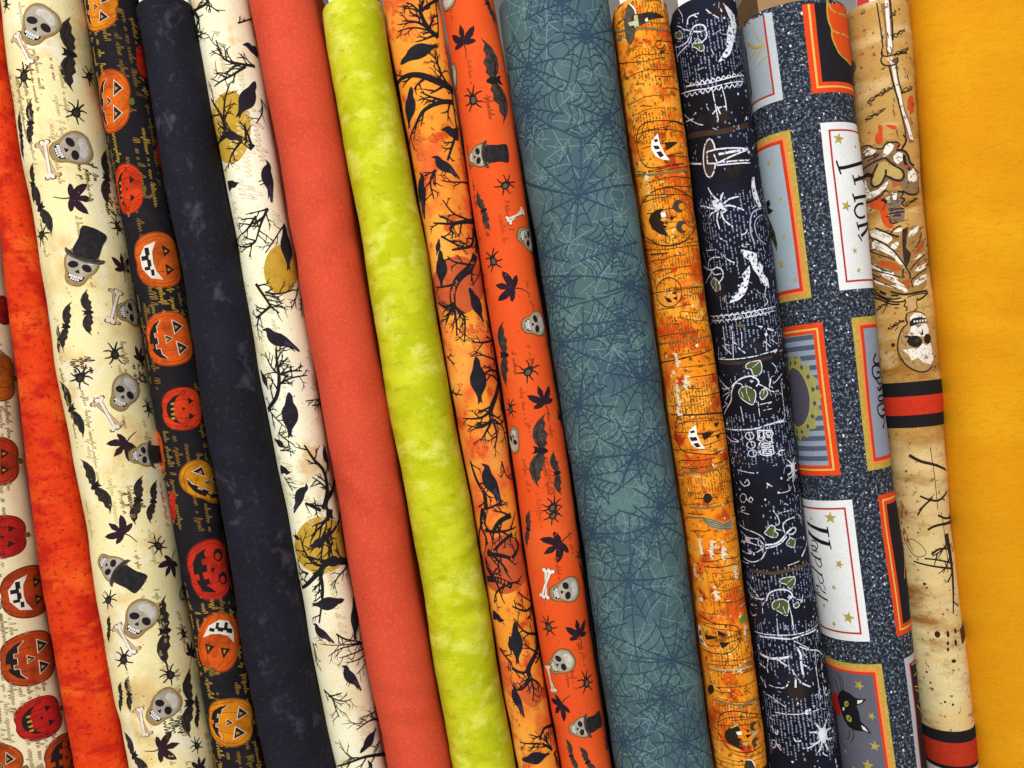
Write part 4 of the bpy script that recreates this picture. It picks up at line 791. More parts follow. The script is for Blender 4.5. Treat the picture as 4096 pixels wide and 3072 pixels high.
t.poly([(785, 1270), (840, 1265), (845, 1300), (800, 1305)], wh, 5); t.poly([(720, 1225), (800, 1178), (815, 1200), (730, 1235)], ink('a8a858'), 5); t.poly([(850, 1380), (915, 1375), (900, 1420), (860, 1410)], ink('a8a858'), 5); t.poly([(960, 1280), (1035, 1240), (1000, 1300), (930, 1330)], ink('b0b070'), 4)
for cv, pts, wd, m in ((t20, [(690, 410), (830, 400), (990, 370)], 5, ln), (t20, [(805, 1135), (900, 1132), (1030, 1115), (1140, 1105)], 15, ol), (t20, [(810, 1110), (950, 1110), (1140, 1080)], 4, ln), (t20, [(860, 1610), (1000, 1615), (1200, 1590)], 5, ln), (t20, [(900, 1650), (1010, 1640)], 9, bk),
        (t21, [(900, 245), (1100, 215), (1230, 200)], 5, ln), (t21, [(930, 555), (1060, 560), (1280, 515)], 9, ol), (t21, [(965, 690), (1080, 670), (1150, 650)], 8, bk), (t21, [(1100, 660), (1200, 640), (1290, 605)], 6, bk), (t21, [(1030, 1025), (1200, 1030), (1360, 1015)], 7, bk),
        (t21, [(1100, 1370), (1230, 1370), (1395, 1305)], 5, ln), (t21, [(1110, 1400), (1240, 1400), (1400, 1335)], 10, ol), (t21, [(1150, 1625), (1290, 1630), (1430, 1570)], 12, ol), (t22, [(1130, 30), (1250, 40), (1330, 70)], 12, ol),
        (cO2, [(600, 1010), (750, 1020), (930, 985)], 10, bk), (cO3, [(490, 545), (600, 560), (800, 560), (930, 520)], 7, ln), (cO3, [(490, 575), (640, 610), (800, 605), (940, 570)], 22, ink('b8a878', '8c7c50', .5)), (cO3, [(500, 600), (640, 632), (800, 628), (940, 590)], 6, ln),
        (cO3, [(560, 920), (700, 970), (850, 985), (960, 940), (1030, 890)], 22, ol), (cO3, [(580, 900), (720, 945), (860, 955), (990, 900)], 6, ln), (cO3, [(600, 790), (640, 870)], 8, ln), (cO3, [(730, 820), (740, 920)], 9, ln), (cO3, [(740, 830), (820, 890)], 7, ln), (cO3, [(800, 820), (860, 890)], 7, ln), (cO3, [(860, 800), (940, 860)], 7, ln), (cO3, [(640, 1540), (860, 1590), (1080, 1530)], 6, ln)):
    q = Pr(b, 'ruled_line_print'); Tr(b, cv, q).line(pts, wd, m, 1, 6)
q = Pr(b, 'spiral_print'); t = Tr(b, cTop, q); t.line([(745 + (70 - i * 4) * math.cos(i * .5), 555 + (75 - i * 4) * math.sin(i * .5)) for i in range(16)], 12, ln, 2)
q = Pr(b, 'black_dot_print'); Tr(b, cO2, q).poly(ell(637, 255, 48, 56, 14), ink('2a1f18'), 3)
q = Pr(b, 'black_dot_print'); Tr(b, cO3, q).poly(ell(520, 815, 34, 52, 12), ink('2a1f18'), 3)
q = Pr(b, 'broom_print'); t = Tr(b, cO2, q)
t.poly([(585, 460), (680, 480), (760, 505), (815, 530), (890, 480), (895, 520), (930, 520), (900, 560), (895, 600), (820, 600), (740, 610), (660, 570), (600, 510)], ink('a39a78', '7c7454', .6), 2)
for dy in (0, 25, 50, 75): t.line([(590, 470 + dy * .4), (700, 500 + dy), (815, 545 + dy * .6), (890, 500 + dy * 1.2)], 7, ink('33301f'), 3)
q = Pr(b, 'leaf_print'); Tr(b, cO3, q).poly([(850, 10), (890, 50), (885, 100), (840, 112), (810, 100), (830, 50)], ink('6f8f3a', '4c6a24', .5), 3)
q = Pr(b, 'witch_hat_print'); t = Tr(b, cO3, q); t.poly(ell(925, 1650, 55, 95, 12), ink('3a3326'), 2); t.line([(900, 1570), (950, 1575), (985, 1640)], 12, wh, 3); t.poly([(1050, 1659), (1110, 1590), (1120, 1640), (1080, 1700)], bk, 2)

# --- midnight bolt with white vines
b = B['dark_book']
cD1 = crop(2650, 700, .3618); cD2 = crop(2750, 1300, .3616); cD3 = crop(2900, 1900, .3618); cD4 = crop(2950, 2450, .3748)
rg = random.Random(71); p = Pr(b, 'newsprint', True); tx = ink('8e98b4', '626c8a', .6)
S_ = b.smax
for (a, c, s0, s1, fl) in ((.018, .066, -.8, .75, .8), (.08, .10, -.2, .9, .25), (.128, .186, -.85, .9, .72), (.192, .232, -.6, .95, .78), (.236, .262, -.3, .9, .3), (.268, .31, -.9, .9, .7), (.322, .346, -.3, .9, .5), (.35, .36, -.8, .8, .4), (.366, .395, -.9, .95, .75), (.402, .436, -.85, .95, .8), (.448, .492, -.8, .8, .92), (.50, .52, -.7, .3, .6), (.527, .545, -.2, .7, .4)):
    newsprint(p, s0 * S_, s1 * S_, a, c, .0024, tx, .0009, rg, fl * .85)
p = Pr(b, 'paint_spatter_print', True)
for i in range(420):
    s = rg.uniform(-1, 1) * S_; t_ = rg.uniform(.006, .56); r = abs(rg.gauss(0, .0005)) + .0002
    if rg.random() < .55: s = abs(s) * .6 + .4 * S_
    c = rg.choice(('d8dcec', 'b8bed2', '6a5a2c', '4a3c22', 'c8cce0', '5c2a22', 'e6e8f2'))
    p.poly([(s + r * rg.uniform(.5, 1.4) * math.cos(a), t_ + r * rg.uniform(.5, 1.4) * math.sin(a)) for a in (0, 1.1, 2.2, 3.3, 4.4, 5.4)], ink(c), 1)
wl = worn('e2e4ee', '23263a', .56, .62, 420); gr = ink('4f5a2a', '3c4620', .5); br = ink('3c2c22', '50402c', .5)
p = Pr(b, 'scratch_marks_print', True); wsc = ink('aeb6cc', '7c86a4', .6)
for i in range(420):
    s = rg.uniform(-1, 1) * S_; t_ = rg.uniform(.01, .56)
    if rg.random() < .45: t_ = rg.uniform(.25, .33) if rg.random() < .5 else rg.uniform(.43, .50); s = rg.uniform(0, 1) * S_
    a = rg.choice((0, math.pi / 2, math.pi / 2)) + rg.gauss(0, .35); l = abs(rg.gauss(0, .0022)) + .0008
    p.stroke([(s, t_), (s + math.cos(a) * l, t_ + math.sin(a) * l)], rg.uniform(.0003, .0007), wsc if rg.random() < .8 else ink('5a4a2c'), 1)
def lines(cv, name, ls, m=wl, layer=2):
    q = Pr(b, name); t = Tr(b, cv, q)
    for i, (pts, wd) in enumerate(ls):
        if i and name in ('ruled_line_print', 'script_print', 'twig_print', 'candy_corn_print'): t = Tr(b, cv, Pr(b, name))
        t.line(pts, wd * (.62 if wd > 11 else .8), m, layer, 5)
    return t
def ivy(cv, pts, vein):
    q = Pr(b, 'ivy_leaf_print'); t = Tr(b, cv, q); t.poly(pts, gr, 2, 3); t.line(pts + [pts[0]], 9, wl, 3, 4)
    for v in vein: t.line(v, 6, wl, 3, 3)
lines(cTop, 'vine_print', [([(1105, 310), (1120, 230), (1180, 190), (1250, 170)], 26), ([(1180, 190), (1230, 220)], 22), ([(1150, 400), (1200, 330), (1290, 315), (1340, 370), (1290, 400), (1180, 400)], 30), ([(1340, 370), (1350, 460), (1290, 530), (1200, 550)], 22), ([(1150, 400), (1110, 520), (1030, 580), (960, 600)], 24), ([(1170, 420), (1130, 550), (1040, 640), (980, 720)], 22), ([(1140, 390), (1060, 370), (1020, 340), (980, 330)], 18), ([(960, 560), (975, 680), (990, 790)], 22), ([(990, 110), (1040, 190), (1050, 290)], 14), ([(1340, 120), (1400, 170), (1500, 235)], 24)])
ivy(cTop, [(1240, 480), (1290, 540), (1320, 610), (1280, 650), (1220, 610), (1170, 580), (1210, 520)], [[(1250, 500), (1260, 620)]]); ivy(cTop, [(1010, 390), (1050, 440), (1020, 490), (960, 470), (960, 420)], [])
q = Pr(b, 'crescent_moon_print'); t = Tr(b, cTop, q); t.poly([(1550, 40), (1620, 100), (1690, 190), (1720, 330), (1700, 470), (1670, 600), (1640, 690), (1560, 760), (1490, 790), (1530, 720), (1590, 620), (1600, 500), (1610, 380), (1640, 250), (1600, 150)], wl, 2)
for (x, y) in ((1640, 300), (1650, 430), (1610, 560), (1600, 670)): t.dot(x, y, 16, ink('2a2e40'), 3)
lines(t20, 'lace_print', [([(1130, 560), (1240, 545), (1350, 520), (1500, 490)], 9), ([(1100, 610), (1180, 585), (1260, 575), (1340, 555), (1500, 530)], 9)] + [([(1150 + i * 34, 560 - i * 7), (1165 + i * 34, 535 - i * 7), (1182 + i * 34, 552 - i * 7)], 9) for i in range(10)] + [([(1120 + i * 34, 610 - i * 7), (1136 + i * 34, 628 - i * 7), (1152 + i * 34, 602 - i * 7)], 8) for i in range(11)])
lines(t20, 'ruled_line_print', [([(1295, 565), (1320, 690), (1340, 790)], 8), ([(1355, 550), (1380, 640), (1390, 720)], 7), ([(1120, 740), (1200, 800), (1240, 810)], 8), ([(1130, 790), (1180, 770)], 10), ([(1300, 740), (1340, 700), (1390, 690)], 10), ([(1330, 690), (1350, 740)], 12)])
q = Pr(b, 'gilded_band_print'); Tr(b, t20, q).line([(1140, 890), (1240, 865), (1380, 850), (1530, 810)], 36, br, 1, 6)
q = Pr(b, 'witch_hat_print'); t = Tr(b, t20, q); t.poly(ell(1282, 1025, 40, 125, 16), br, 2); t.line(ell(1282, 1025, 40, 125, 16) + [(1322, 1025)], 10, wl, 3, 0)
t.poly([(1265, 985), (1330, 968), (1430, 960), (1530, 968), (1430, 1010), (1330, 1060), (1270, 1060)], ink('2a241f'), 4); t.line([(1265, 985), (1330, 968), (1430, 960), (1530, 968), (1430, 1010), (1330, 1060), (1270, 1060), (1265, 985)], 10, wl, 5, 0); t.line([(1340, 1000), (1420, 985), (1510, 970)], 16, wl, 5)
t.line([(1140, 1055), (1230, 1062)], 12, wl, 3); t.line([(1330, 1055), (1430, 1045), (1530, 1040)], 9, wl, 5); t.line([(1330, 1072), (1430, 1062), (1530, 1057)], 9, wl, 5); t.line([(1310, 1000), (1330, 1050)], 9, wl, 5)
q = Pr(b, 'spider_print'); t = Tr(b, cD1, q)
for pts in ([(640, 300), (560, 230), (505, 140)], [(640, 290), (655, 240), (672, 195)], [(660, 340), (730, 270), (845, 238)], [(680, 345), (760, 340), (900, 390)], [(590, 380), (510, 360), (428, 340)], [(610, 390), (550, 420), (520, 465)], [(625, 390), (605, 490), (635, 600)], [(645, 390), (680, 490), (780, 575)], [(660, 360), (700, 390), (670, 420)]): t.line(pts, 17, wl, 2, 5, (1.3, .8))
t.poly(ell(610, 330, 70, 45, 14, rot=40), wl, 3); t.dot(650, 370, 34, wl, 3)
q = Pr(b, 'crescent_moon_print'); t = Tr(b, cD1, q); t.poly([(985, 30), (1010, 20), (1025, 150), (1060, 260), (1090, 350), (1060, 360), (1000, 240), (980, 130)], wl, 2)
lines(cD1, 'oval_frame_print', [([(1090, 370), (1010, 400), (970, 490), (975, 640), (1020, 770)], 26), ([(1100, 440), (1040, 480), (1015, 570), (1060, 700), (1140, 770)], 18)], ink('aab2ca', '7c86a4', .6))
lines(cD1, 'vine_print', [([(640, 910), (560, 915), (515, 960), (510, 1030)], 18), ([(455, 1010), (540, 1050), (600, 1020), (660, 1050), (670, 1130), (620, 1200)], 24), ([(540, 1050), (580, 1100), (650, 1090)], 20), ([(550, 1070), (510, 1140), (470, 1200)], 20), ([(670, 880), (730, 940), (800, 970)], 18), ([(640, 700), (710, 740)], 22), ([(870, 665), (920, 640), (935, 600)], 18), ([(490, 835), (600, 825)], 12), ([(870, 780), (960, 765)], 12), ([(460, 860), (480, 950), (490, 1020)], 14)])
ivy(cD1, [(580, 1135), (630, 1190), (640, 1260), (600, 1285), (560, 1240), (540, 1190)], [[(590, 1150), (600, 1270)]])
for pts in ([(865, 825), (960, 840), (1040, 870), (1045, 960), (1110, 1000), (1100, 1080), (1160, 1150), (1180, 1260), (1120, 1220), (1060, 1120), (1000, 1040), (970, 960), (900, 900)],
            [(960, 1000), (970, 1080), (950, 1180), (940, 1250), (900, 1330), (850, 1380), (730, 1425), (780, 1350), (850, 1290), (830, 1220), (900, 1180), (880, 1100), (930, 1040)]):
    q = Pr(b, 'crescent_moon_print'); t = Tr(b, cD1, q); t.poly(pts, wl, 2)
    for i in range(0, len(pts), 3): t.dot(pts[i][0] * .75 + pts[(i + 6) % len(pts)][0] * .25, pts[i][1] * .75 + pts[(i + 6) % len(pts)][1] * .25, 12, ink('2a2e40'), 3)
lines(cD1, 'lace_print', [([(535, 1560), (700, 1550), (900, 1530), (1080, 1490), (1240, 1455)], 14), ([(545, 1600), (740, 1600), (950, 1570), (1240, 1500)], 12)] + [([(560 + i * 60, 1600 - i * 9), (590 + i * 60, 1555 - i * 9), (620 + i * 60, 1590 - i * 9)], 12) for i in range(11)] + [([(545 + i * 45, 1650 - i * 8), (568 + i * 45, 1615 - i * 8), (590 + i * 45, 1645 - i * 8)], 12) for i in range(14)] + [([(1140, 1240), (1130, 1340), (1160, 1400), (1120, 1450)], 14)])
lines(cD2, 'ruled_line_print', [([(345, 375), (520, 378), (720, 350), (870, 310), (980, 285)], 18), ([(345, 372), (420, 360)], 8), ([(480, 0), (500, 100), (510, 370)], 14), ([(395, 10), (430, 330)], 8), ([(600, 80), (605, 250)], 9), ([(870, 60), (870, 290)], 9), ([(350, 240), (350, 360)], 10)])
lines(cD2, 'twig_print', [([(390, 220), (440, 280), (490, 320)], 16), ([(510, 190), (550, 215)], 22), ([(560, 250), (640, 310)], 24), ([(840, 180), (920, 240)], 18), ([(920, 160), (990, 210)], 14), ([(940, 290), (990, 270), (960, 310)], 18), ([(880, 40), (950, 60)], 30), ([(420, 210), (470, 230)], 14), ([(780, 15), (830, 20)], 22)])
q = Pr(b, 'gilded_band_print'); Tr(b, cD2, q).line([(340, 410), (560, 420), (760, 395), (940, 350)], 40, br, 1, 6)
lines(cD2, 'vine_print', [([(345, 560), (400, 650), (450, 700), (490, 680), (530, 640), (600, 590), (700, 565), (770, 600), (790, 640)], 26), ([(530, 640), (490, 740), (480, 850), (410, 990)], 22), ([(470, 760), (420, 850), (440, 880), (385, 940)], 16), ([(530, 645), (590, 650), (620, 690)], 16), ([(790, 640), (760, 680)], 20), ([(780, 650), (860, 690), (920, 730), (980, 735)], 18), ([(900, 700), (920, 680), (940, 700)], 14), ([(380, 810), (470, 740)], 12), ([(360, 600), (380, 690), (440, 710)], 16), ([(920, 580), (905, 680)], 26), ([(960, 640), (1040, 540)], 14), ([(920, 410), (970, 460), (990, 520)], 14)])
ivy(cD2, [(800, 390), (820, 450), (815, 520), (770, 562), (725, 550), (705, 490), (655, 480), (650, 440), (700, 410)], [[(800, 400), (720, 470)]])
ivy(cD2, [(660, 675), (740, 720), (755, 790), (725, 880), (650, 850), (590, 800), (570, 740), (600, 690)], [[(650, 690), (660, 760), (700, 850)], [(620, 800), (600, 740)]]); ivy(cD2, [(860, 700), (885, 760), (830, 825), (800, 790), (810, 730)], [[(850, 710), (830, 800)]])
lines(cD2, 'ruled_line_print', [([(410, 1125), (600, 1160), (760, 1145), (900, 1100), (1080, 1060)], 22), ([(1030, 640), (1050, 800), (1075, 1050)], 12), ([(590, 900), (625, 1070)], 12), ([(940, 1090), (1060, 1050)], 30), ([(560, 1600), (740, 1640)], 14), ([(780, 850), (800, 1010)], 9), ([(800, 880), (930, 850)], 12), ([(840, 945), (930, 925)], 12)])
q = Pr(b, 'boo_lettering_print'); t = Tr(b, cD2, q)     # BOO running down the roll, letter tops towards the right
for L_ in ([(775, 1165), (925, 1165), (945, 1200), (930, 1240), (880, 1240), (858, 1215), (850, 1250), (820, 1285), (785, 1270), (775, 1165)], [(800, 1180), (842, 1180), (840, 1235), (812, 1260), (795, 1240), (800, 1180)], [(868, 1185), (918, 1182), (922, 1215), (890, 1225), (872, 1205), (868, 1185)],
           ell(868, 1320, 75, 36, 18) + [(943, 1320)], ell(870, 1320, 48, 14, 14) + [(918, 1320)], ell(878, 1408, 78, 36, 18) + [(956, 1408)], ell(880, 1408, 50, 14, 14) + [(930, 1408)]): t.line(L_, 13, wl, 3, 0)
t.line([(925, 1240), (950, 1390)], 12, wl, 3)
lines(cD2, 'candy_corn_print', [(ell(690, 1225, 46, 40, 12) + [(736, 1225)], 14), (ell(705, 1325, 46, 40, 12) + [(751, 1325)], 14), (ell(720, 1420, 46, 38, 12) + [(766, 1420)], 14), ([(685, 1190), (700, 1260)], 12), ([(705, 1290), (720, 1360)], 12), ([(725, 1390), (735, 1450)], 12)])
lines(cD2, 'script_print', [([(440, 1220), (490, 1280), (570, 1290), (510, 1250)], 16), ([(490, 1380), (550, 1415), (520, 1370)], 14), ([(490, 1480), (500, 1530), (520, 1500), (500, 1460)], 12), ([(1075, 1385), (1020, 1390), (1010, 1430), (1040, 1440)], 22)])
def wspider(cv, x, y, s, ang): spider(b, cv, x, y, s, ang, tone='e4e5ee', body='eef0f6')
wspider(cD2, 1165, 1585, 260, 170); wspider(cD4, 912, 1320, 330, 175)
lines(cD3, 'script_print', [([(165, 60), (215, 120), (270, 100), (250, 50), (220, 90)], 18), (ell(205, 255, 34, 48, 14) + [(239, 255)], 14), ([(240, 260), (285, 300), (310, 270), (285, 245), (270, 275)], 16), (ell(205, 370, 22, 22, 10) + [(227, 370)], 12), ([(175, 400), (270, 435)], 9), ([(460, 90), (520, 125)], 22), ([(590, 200), (660, 190), (720, 165)], 12), ([(590, 425), (660, 405), (750, 380)], 12), ([(680, 60), (730, 20), (760, 0)], 18), ([(750, 0), (750, 90), (770, 160)], 12)])
lines(cD3, 'vine_print', [([(150, 520), (220, 590), (330, 635), (420, 690), (450, 760), (440, 800)], 16), ([(180, 620), (260, 690), (370, 710), (430, 770)], 16), ([(180, 740), (250, 735), (340, 770), (430, 790)], 18), ([(190, 830), (280, 870), (360, 850), (430, 800)], 16), ([(210, 910), (300, 960), (400, 930), (450, 850)], 18), ([(440, 770), (530, 765), (600, 735), (660, 670), (700, 620), (760, 580), (780, 610), (750, 650), (700, 650)], 30), ([(450, 810), (540, 790), (620, 750), (680, 680)], 22), ([(660, 640), (640, 560), (680, 500), (760, 465)], 20), ([(530, 390), (580, 460), (600, 530), (560, 560)], 14), ([(560, 595), (640, 620)], 14), ([(380, 690), (370, 760), (430, 830)], 14), ([(800, 430), (840, 485)], 14)])
q = Pr(b, 'vine_thorn_print'); t = Tr(b, cD3, q); t.poly([(225, 660), (280, 710), (290, 760), (230, 740)], ink('c8b8c4'), 3); t.poly([(185, 710), (230, 730), (220, 770)], ink('c8b8c4'), 3); t.poly([(255, 810), (310, 850), (280, 880)], ink('c8b8c4'), 3)
ivy(cD3, [(500, 555), (550, 570), (555, 620), (585, 650), (560, 690), (500, 680), (440, 640), (470, 600)], [[(545, 600), (530, 680)]]); ivy(cD3, [(720, 690), (770, 720), (765, 780), (740, 800), (675, 760)], [[(740, 710), (700, 760)]])
lines(cD3, 'ruled_line_print', [([(850, 330), (880, 450), (895, 700)], 16), ([(895, 720), (880, 820), (845, 900)], 32), ([(690, 1000), (820, 950)], 10), ([(170, 940), (280, 975)], 16)])
q = Pr(b, 'gilded_band_print'); Tr(b, cD3, q).line([(290, 1050), (480, 1085), (680, 1060), (900, 980)], 36, ink('4a3a20', '6a5428', .6), 1, 6)
lines(cD3, 'vine_print', [([(245, 1170), (330, 1290), (390, 1370), (450, 1360)], 26), ([(260, 1260), (300, 1340), (380, 1370)], 22), ([(460, 1390), (490, 1310), (570, 1270), (680, 1270), (740, 1320), (720, 1370)], 26), ([(450, 1390), (420, 1440), (420, 1530)], 16), ([(500, 1330), (570, 1330), (600, 1370)], 12), ([(740, 1340), (820, 1380), (880, 1400)], 16), ([(690, 1360), (720, 1330), (700, 1400)], 14), ([(290, 1430), (350, 1440)], 18), ([(280, 1480), (310, 1550), (350, 1540)], 22), ([(690, 1390), (730, 1530), (745, 1659)], 10), ([(860, 1330), (850, 1380), (880, 1380)], 16)])
ivy(cD3, [(770, 1120), (770, 1190), (720, 1262), (680, 1210), (615, 1190), (620, 1150), (690, 1130)], [[(760, 1130), (690, 1190)]]); ivy(cD3, [(640, 1370), (700, 1410), (700, 1490), (680, 1555), (600, 1510), (530, 1470), (530, 1410), (580, 1380)], [[(600, 1390), (600, 1450), (560, 1480)], [(640, 1450), (670, 1530)]]); ivy(cD3, [(800, 1400), (820, 1440), (780, 1470), (755, 1440)], [])
lines(cD4, 'ruled_line_print', [([(190, 200), (300, 230), (440, 240), (600, 235), (740, 200), (850, 130)], 16), ([(240, 250), (400, 270), (560, 280), (700, 240), (830, 180)], 26), ([(420, 60), (440, 235)], 9), ([(580, 30), (605, 230)], 12), ([(830, 580), (860, 760), (885, 950), (870, 1000)], 14), ([(400, 1060), (560, 1085), (720, 1075), (870, 1030)], 14), ([(820, 410), (840, 620)], 8)])
lines(cD4, 'bare_tree_print', [([(240, 430), (330, 480), (440, 490), (580, 465)], 40), ([(330, 490), (320, 580), (330, 640)], 22), ([(410, 480), (470, 530), (530, 570)], 24), ([(620, 370), (670, 440), (680, 560), (700, 660)], 36), ([(680, 550), (740, 575)], 22), ([(660, 360), (750, 395), (850, 405), (900, 450)], 22), ([(690, 420), (730, 470)], 16), ([(600, 300), (700, 350), (780, 400)], 14), ([(560, 560), (600, 640), (680, 740), (780, 790)], 14), ([(660, 740), (720, 770), (770, 790)], 22), ([(620, 690), (620, 800)], 30), ([(550, 730), (520, 790), (460, 805)], 22), ([(340, 770), (420, 800), (520, 790)], 12), ([(225, 340), (240, 390)], 26), ([(240, 540), (300, 590)], 26), ([(250, 680), (290, 760), (310, 800)], 22), ([(280, 840), (380, 910), (520, 1010)], 12), ([(900, 640), (910, 700)], 26), ([(910, 780), (940, 880), (970, 820)], 24), ([(900, 520), (890, 590)], 14)])
lines(cD4, 'script_print', [([(600, 1340), (630, 1375), (680, 1365)], 22), ([(360, 1200), (420, 1300), (430, 1250)], 20), (ell(390, 1400, 26, 40, 12) + [(416, 1400)], 14), ([(420, 1400), (465, 1470), (450, 1410), (420, 1420)], 16), ([(700, 1450), (770, 1440), (850, 1390)], 18), ([(780, 1035), (730, 1055), (745, 1090)], 34), ([(910, 1430), (910, 1500), (960, 1530)], 16), ([(1040, 1560), (1060, 1659)], 40), ([(330, 1090), (380, 1150)], 14)])

# --- charcoal glitter bolt with framed panels
b = B['glitter']
gold, orange, red = ink('b89a38', 'd2ba62', .7, 420), ink('ee8a4a', 'e67a3c', .4), ink('d23c1c', 'c43216', .4)
hot, yel = ink('e0481a', 'cc3a12', .4), ink('e8b860', 'd8a444', .5); blk = ink('1c1a20', '26242c', .4)
white, redl = ink('e6e7e6', 'd8dbdc', .4), ink('b8322c', 'a82824', .4); sky = ink('a4b2bc', '97a6b2', .4); slate = ink('62626e', '575762', .4)
def panel(name, s0, s1, t0, t1, rings):
    """nested printed frame: rings = [(inset metres, ink)]"""
    q = Pr(b, name)
    for i, (d, m) in enumerate(rings):
        n = max(3, int((t1 - t0) / .006))
        q.poly([(s0 + d, t0 + d), (s1 - d, t0 + d)] + [(s1 - d, t0 + d + (t1 - t0 - 2 * d) * k / n) for k in range(1, n)] + [(s1 - d, t1 - d), (s0 + d, t1 - d)], m, i)
    return q
def edge(cv, a, c):
    q = b.inv(cv([a]) + []) [0], b.inv(c[0]([c[1]]))[0]
    return (q[0][0] + q[1][0]) / 2, q[0][1], q[1][1]
LAB = [(0, white), (.0045, redl), (.0057, white)]; GLD = [(0, gold), (.0030, orange), (.0050, red), (.0072, sky)]; HOT = [(0, hot), (.0030, yel), (.0042, hot), (.0066, blk)]
W_ = .06
def L(name, c0, p0, c1, p1, rings):
    s, t0, t1 = edge(c0, p0, (c1, p1)); return panel(name, s - W_, s, t0, t1, rings), s, t0, t1
def R(name, c0, p0, c1, p1, rings):
    s, t0, t1 = edge(c0, p0, (c1, p1)); return panel(name, s, s + W_, t0, t1, rings), s, t0, t1
NAVY_ = ink('a4aeb6', '97a2ac', .4)
q, s, t0, t1 = L('framed_panel_print', t30, (15, -160), t30, (82, 650), [(0, ink('c2c8cc', 'b4bcc2', .4)), (.0045, redl), (.0057, ink('a4aeb6', '97a2ac', .4))])
tr = Tr(b, cTop, Pr(b, 'gold_web_print')); 
for pts in ([(1930, 320), (1990, 470), (2080, 570), (1990, 620), (1920, 720), (1880, 780)], [(1870, 530), (1960, 590), (2080, 575)], [(2130, 700), (2050, 770), (1980, 850)], [(1870, 560), (1930, 600), (1990, 610)], [(2080, 580), (2000, 690), (1950, 790)]): tr.line(pts, 16, gold, 4)
q, s, t0, t1 = L('framed_panel_print', t30, (125, 845), t31, (298, 268), GLD)
tr = Tr(b, t30, Pr(b, 'gold_stars_print'))
def stars(cv, lst):
    for (x, y, r) in lst:
        q = Pr(b, 'gold_star_print'); star(q, b.local(cv([(x, y)])[0], r * tk, x % 40 - 10), 1, ink('a8963c', 'c4b260', .7, 420), 5)
b.prints.remove(tr.p)
stars(t30, ((10, 1055, 24), (85, 1290, 18), (108, 1530, 22), (455, 900, 40), (505, 1335, 38), (560, 1625, 22), (562, 950, 14))); stars(t31, ((88, 50, 34), (178, 155, 18), (585, 92, 20)))
q = Pr(b, 'lizard_print'); t = Tr(b, cD1, q); t.poly([(1150, 300), (1190, 270), (1200, 330), (1180, 360), (1230, 390), (1200, 425), (1170, 430)], ink('1f1c18'), 5); t.poly([(1120, 380), (1170, 440), (1210, 540), (1250, 640), (1275, 760), (1270, 840), (1230, 740), (1180, 620), (1130, 520)], ink('2a2818', '6a6030', .6, 300), 5)
q, s, t0, t1 = L('framed_panel_print', t31, (330, 430), t31, (495, 1418), [(0, hot), (.0032, yel), (.0044, hot), (.0066, ink('93a0b2', '8795a8', .4))])
for i in range(13):
    ta = t0 + .0066 + .0004 + i * (t1 - t0 - .0132) / 13; q2 = Pr(b, 'stripe_print')
    q2.poly([(s - W_ + .0066, ta), (s - .0066, ta), (s - .0066, ta + .0031), (s - W_ + .0066, ta + .0031)], ink('565c6c', '4c5262', .4), 4)
q = Pr(b, 'lace_medallion_print'); c = b.inv(t31([(345, 905)]))[0]
sc_ = lambda pts: [(c[0] - .0205 + x, c[1] + y) for x, y in pts]
lace = [((.0195 + .0016 * math.cos(i * math.pi * 2 / 4)) * math.cos(i * 2 * math.pi / 64), (.0265 + .0018 * math.cos(i * math.pi * 2 / 4)) * math.sin(i * 2 * math.pi / 64)) for i in range(64)]
q.poly(sc_(lace), ink('a8a24c', '8e8a6c', .8, 500), 5)
for i in range(16):
    a = (i + .5) / 16 * 2 * math.pi; q.poly(sc_(ell(.0162 * math.cos(a), .0226 * math.sin(a), .0012, .0015, 8)), ink('4c5060'), 6)
q.poly(sc_(ell(0, 0, .0140, .0200, 30)), ink('b8ac58', 'a09a70', .7, 500), 6); q.poly(sc_(ell(0, 0, .0130, .0190, 30)), ink('514e5c', '4a4754', .4), 7)
q, s, t0, t1 = L('framed_panel_print', t31, (525, 1580), t32, (680, 838), LAB)
cH = crop(3150, 2048, .3327)
stars(cH, ()); 
for (x, y, r) in ((518, 68, 78), (625, 625, 58), (562, 905, 38), (448, 1120, 34), (735, 1268, 80), (565, 1342, 38), (292, 75, 26)):
    q = Pr(b, 'gold_star_print'); star(q, b.local(cH([(x, y)])[0], r * .3327, x % 30 - 8), 1, ink('a8963c', 'c4b260', .7, 420), 5)
q = Pr(b, 'happy_lettering_print'); t = Tr(b, cH, q); bl = ink('16161c')
t.poly([(240, 100), (290, 145), (380, 185), (492, 212), (505, 262), (400, 236), (300, 185), (250, 140)], bl, 5); t.poly([(474, 176), (490, 176), (512, 300), (498, 304)], bl, 6)
t.poly([(255, 205), (310, 275), (400, 330), (512, 368), (526, 410), (420, 385), (320, 325), (262, 255)], bl, 5); t.poly([(496, 330), (510, 330), (538, 445), (524, 447)], bl, 6)
for pts, wd in (([(295, 340), (340, 350), (368, 400), (355, 450), (315, 460), (300, 420)], 14), ([(290, 400), (335, 410), (355, 455)], 16), ([(300, 440), (345, 470), (370, 480)], 12), ([(290, 480), (330, 530), (400, 570)], 24), ([(400, 545), (412, 600)], 14), ([(340, 560), (365, 630), (400, 660), (418, 630), (400, 590)], 14), ([(300, 640), (350, 700), (420, 765)], 24), ([(416, 735), (430, 800)], 14), ([(370, 760), (395, 840), (425, 855), (440, 820), (420, 780)], 14), ([(350, 880), (390, 890), (430, 950), (470, 975)], 16), ([(335, 940), (390, 1000), (490, 1060)], 22), ([(440, 870), (465, 940)], 12), ([(370, 900), (365, 950), (395, 970)], 12), ([(482, 1048), (492, 1078)], 14)):
    t.line(pts, wd, bl, 5)
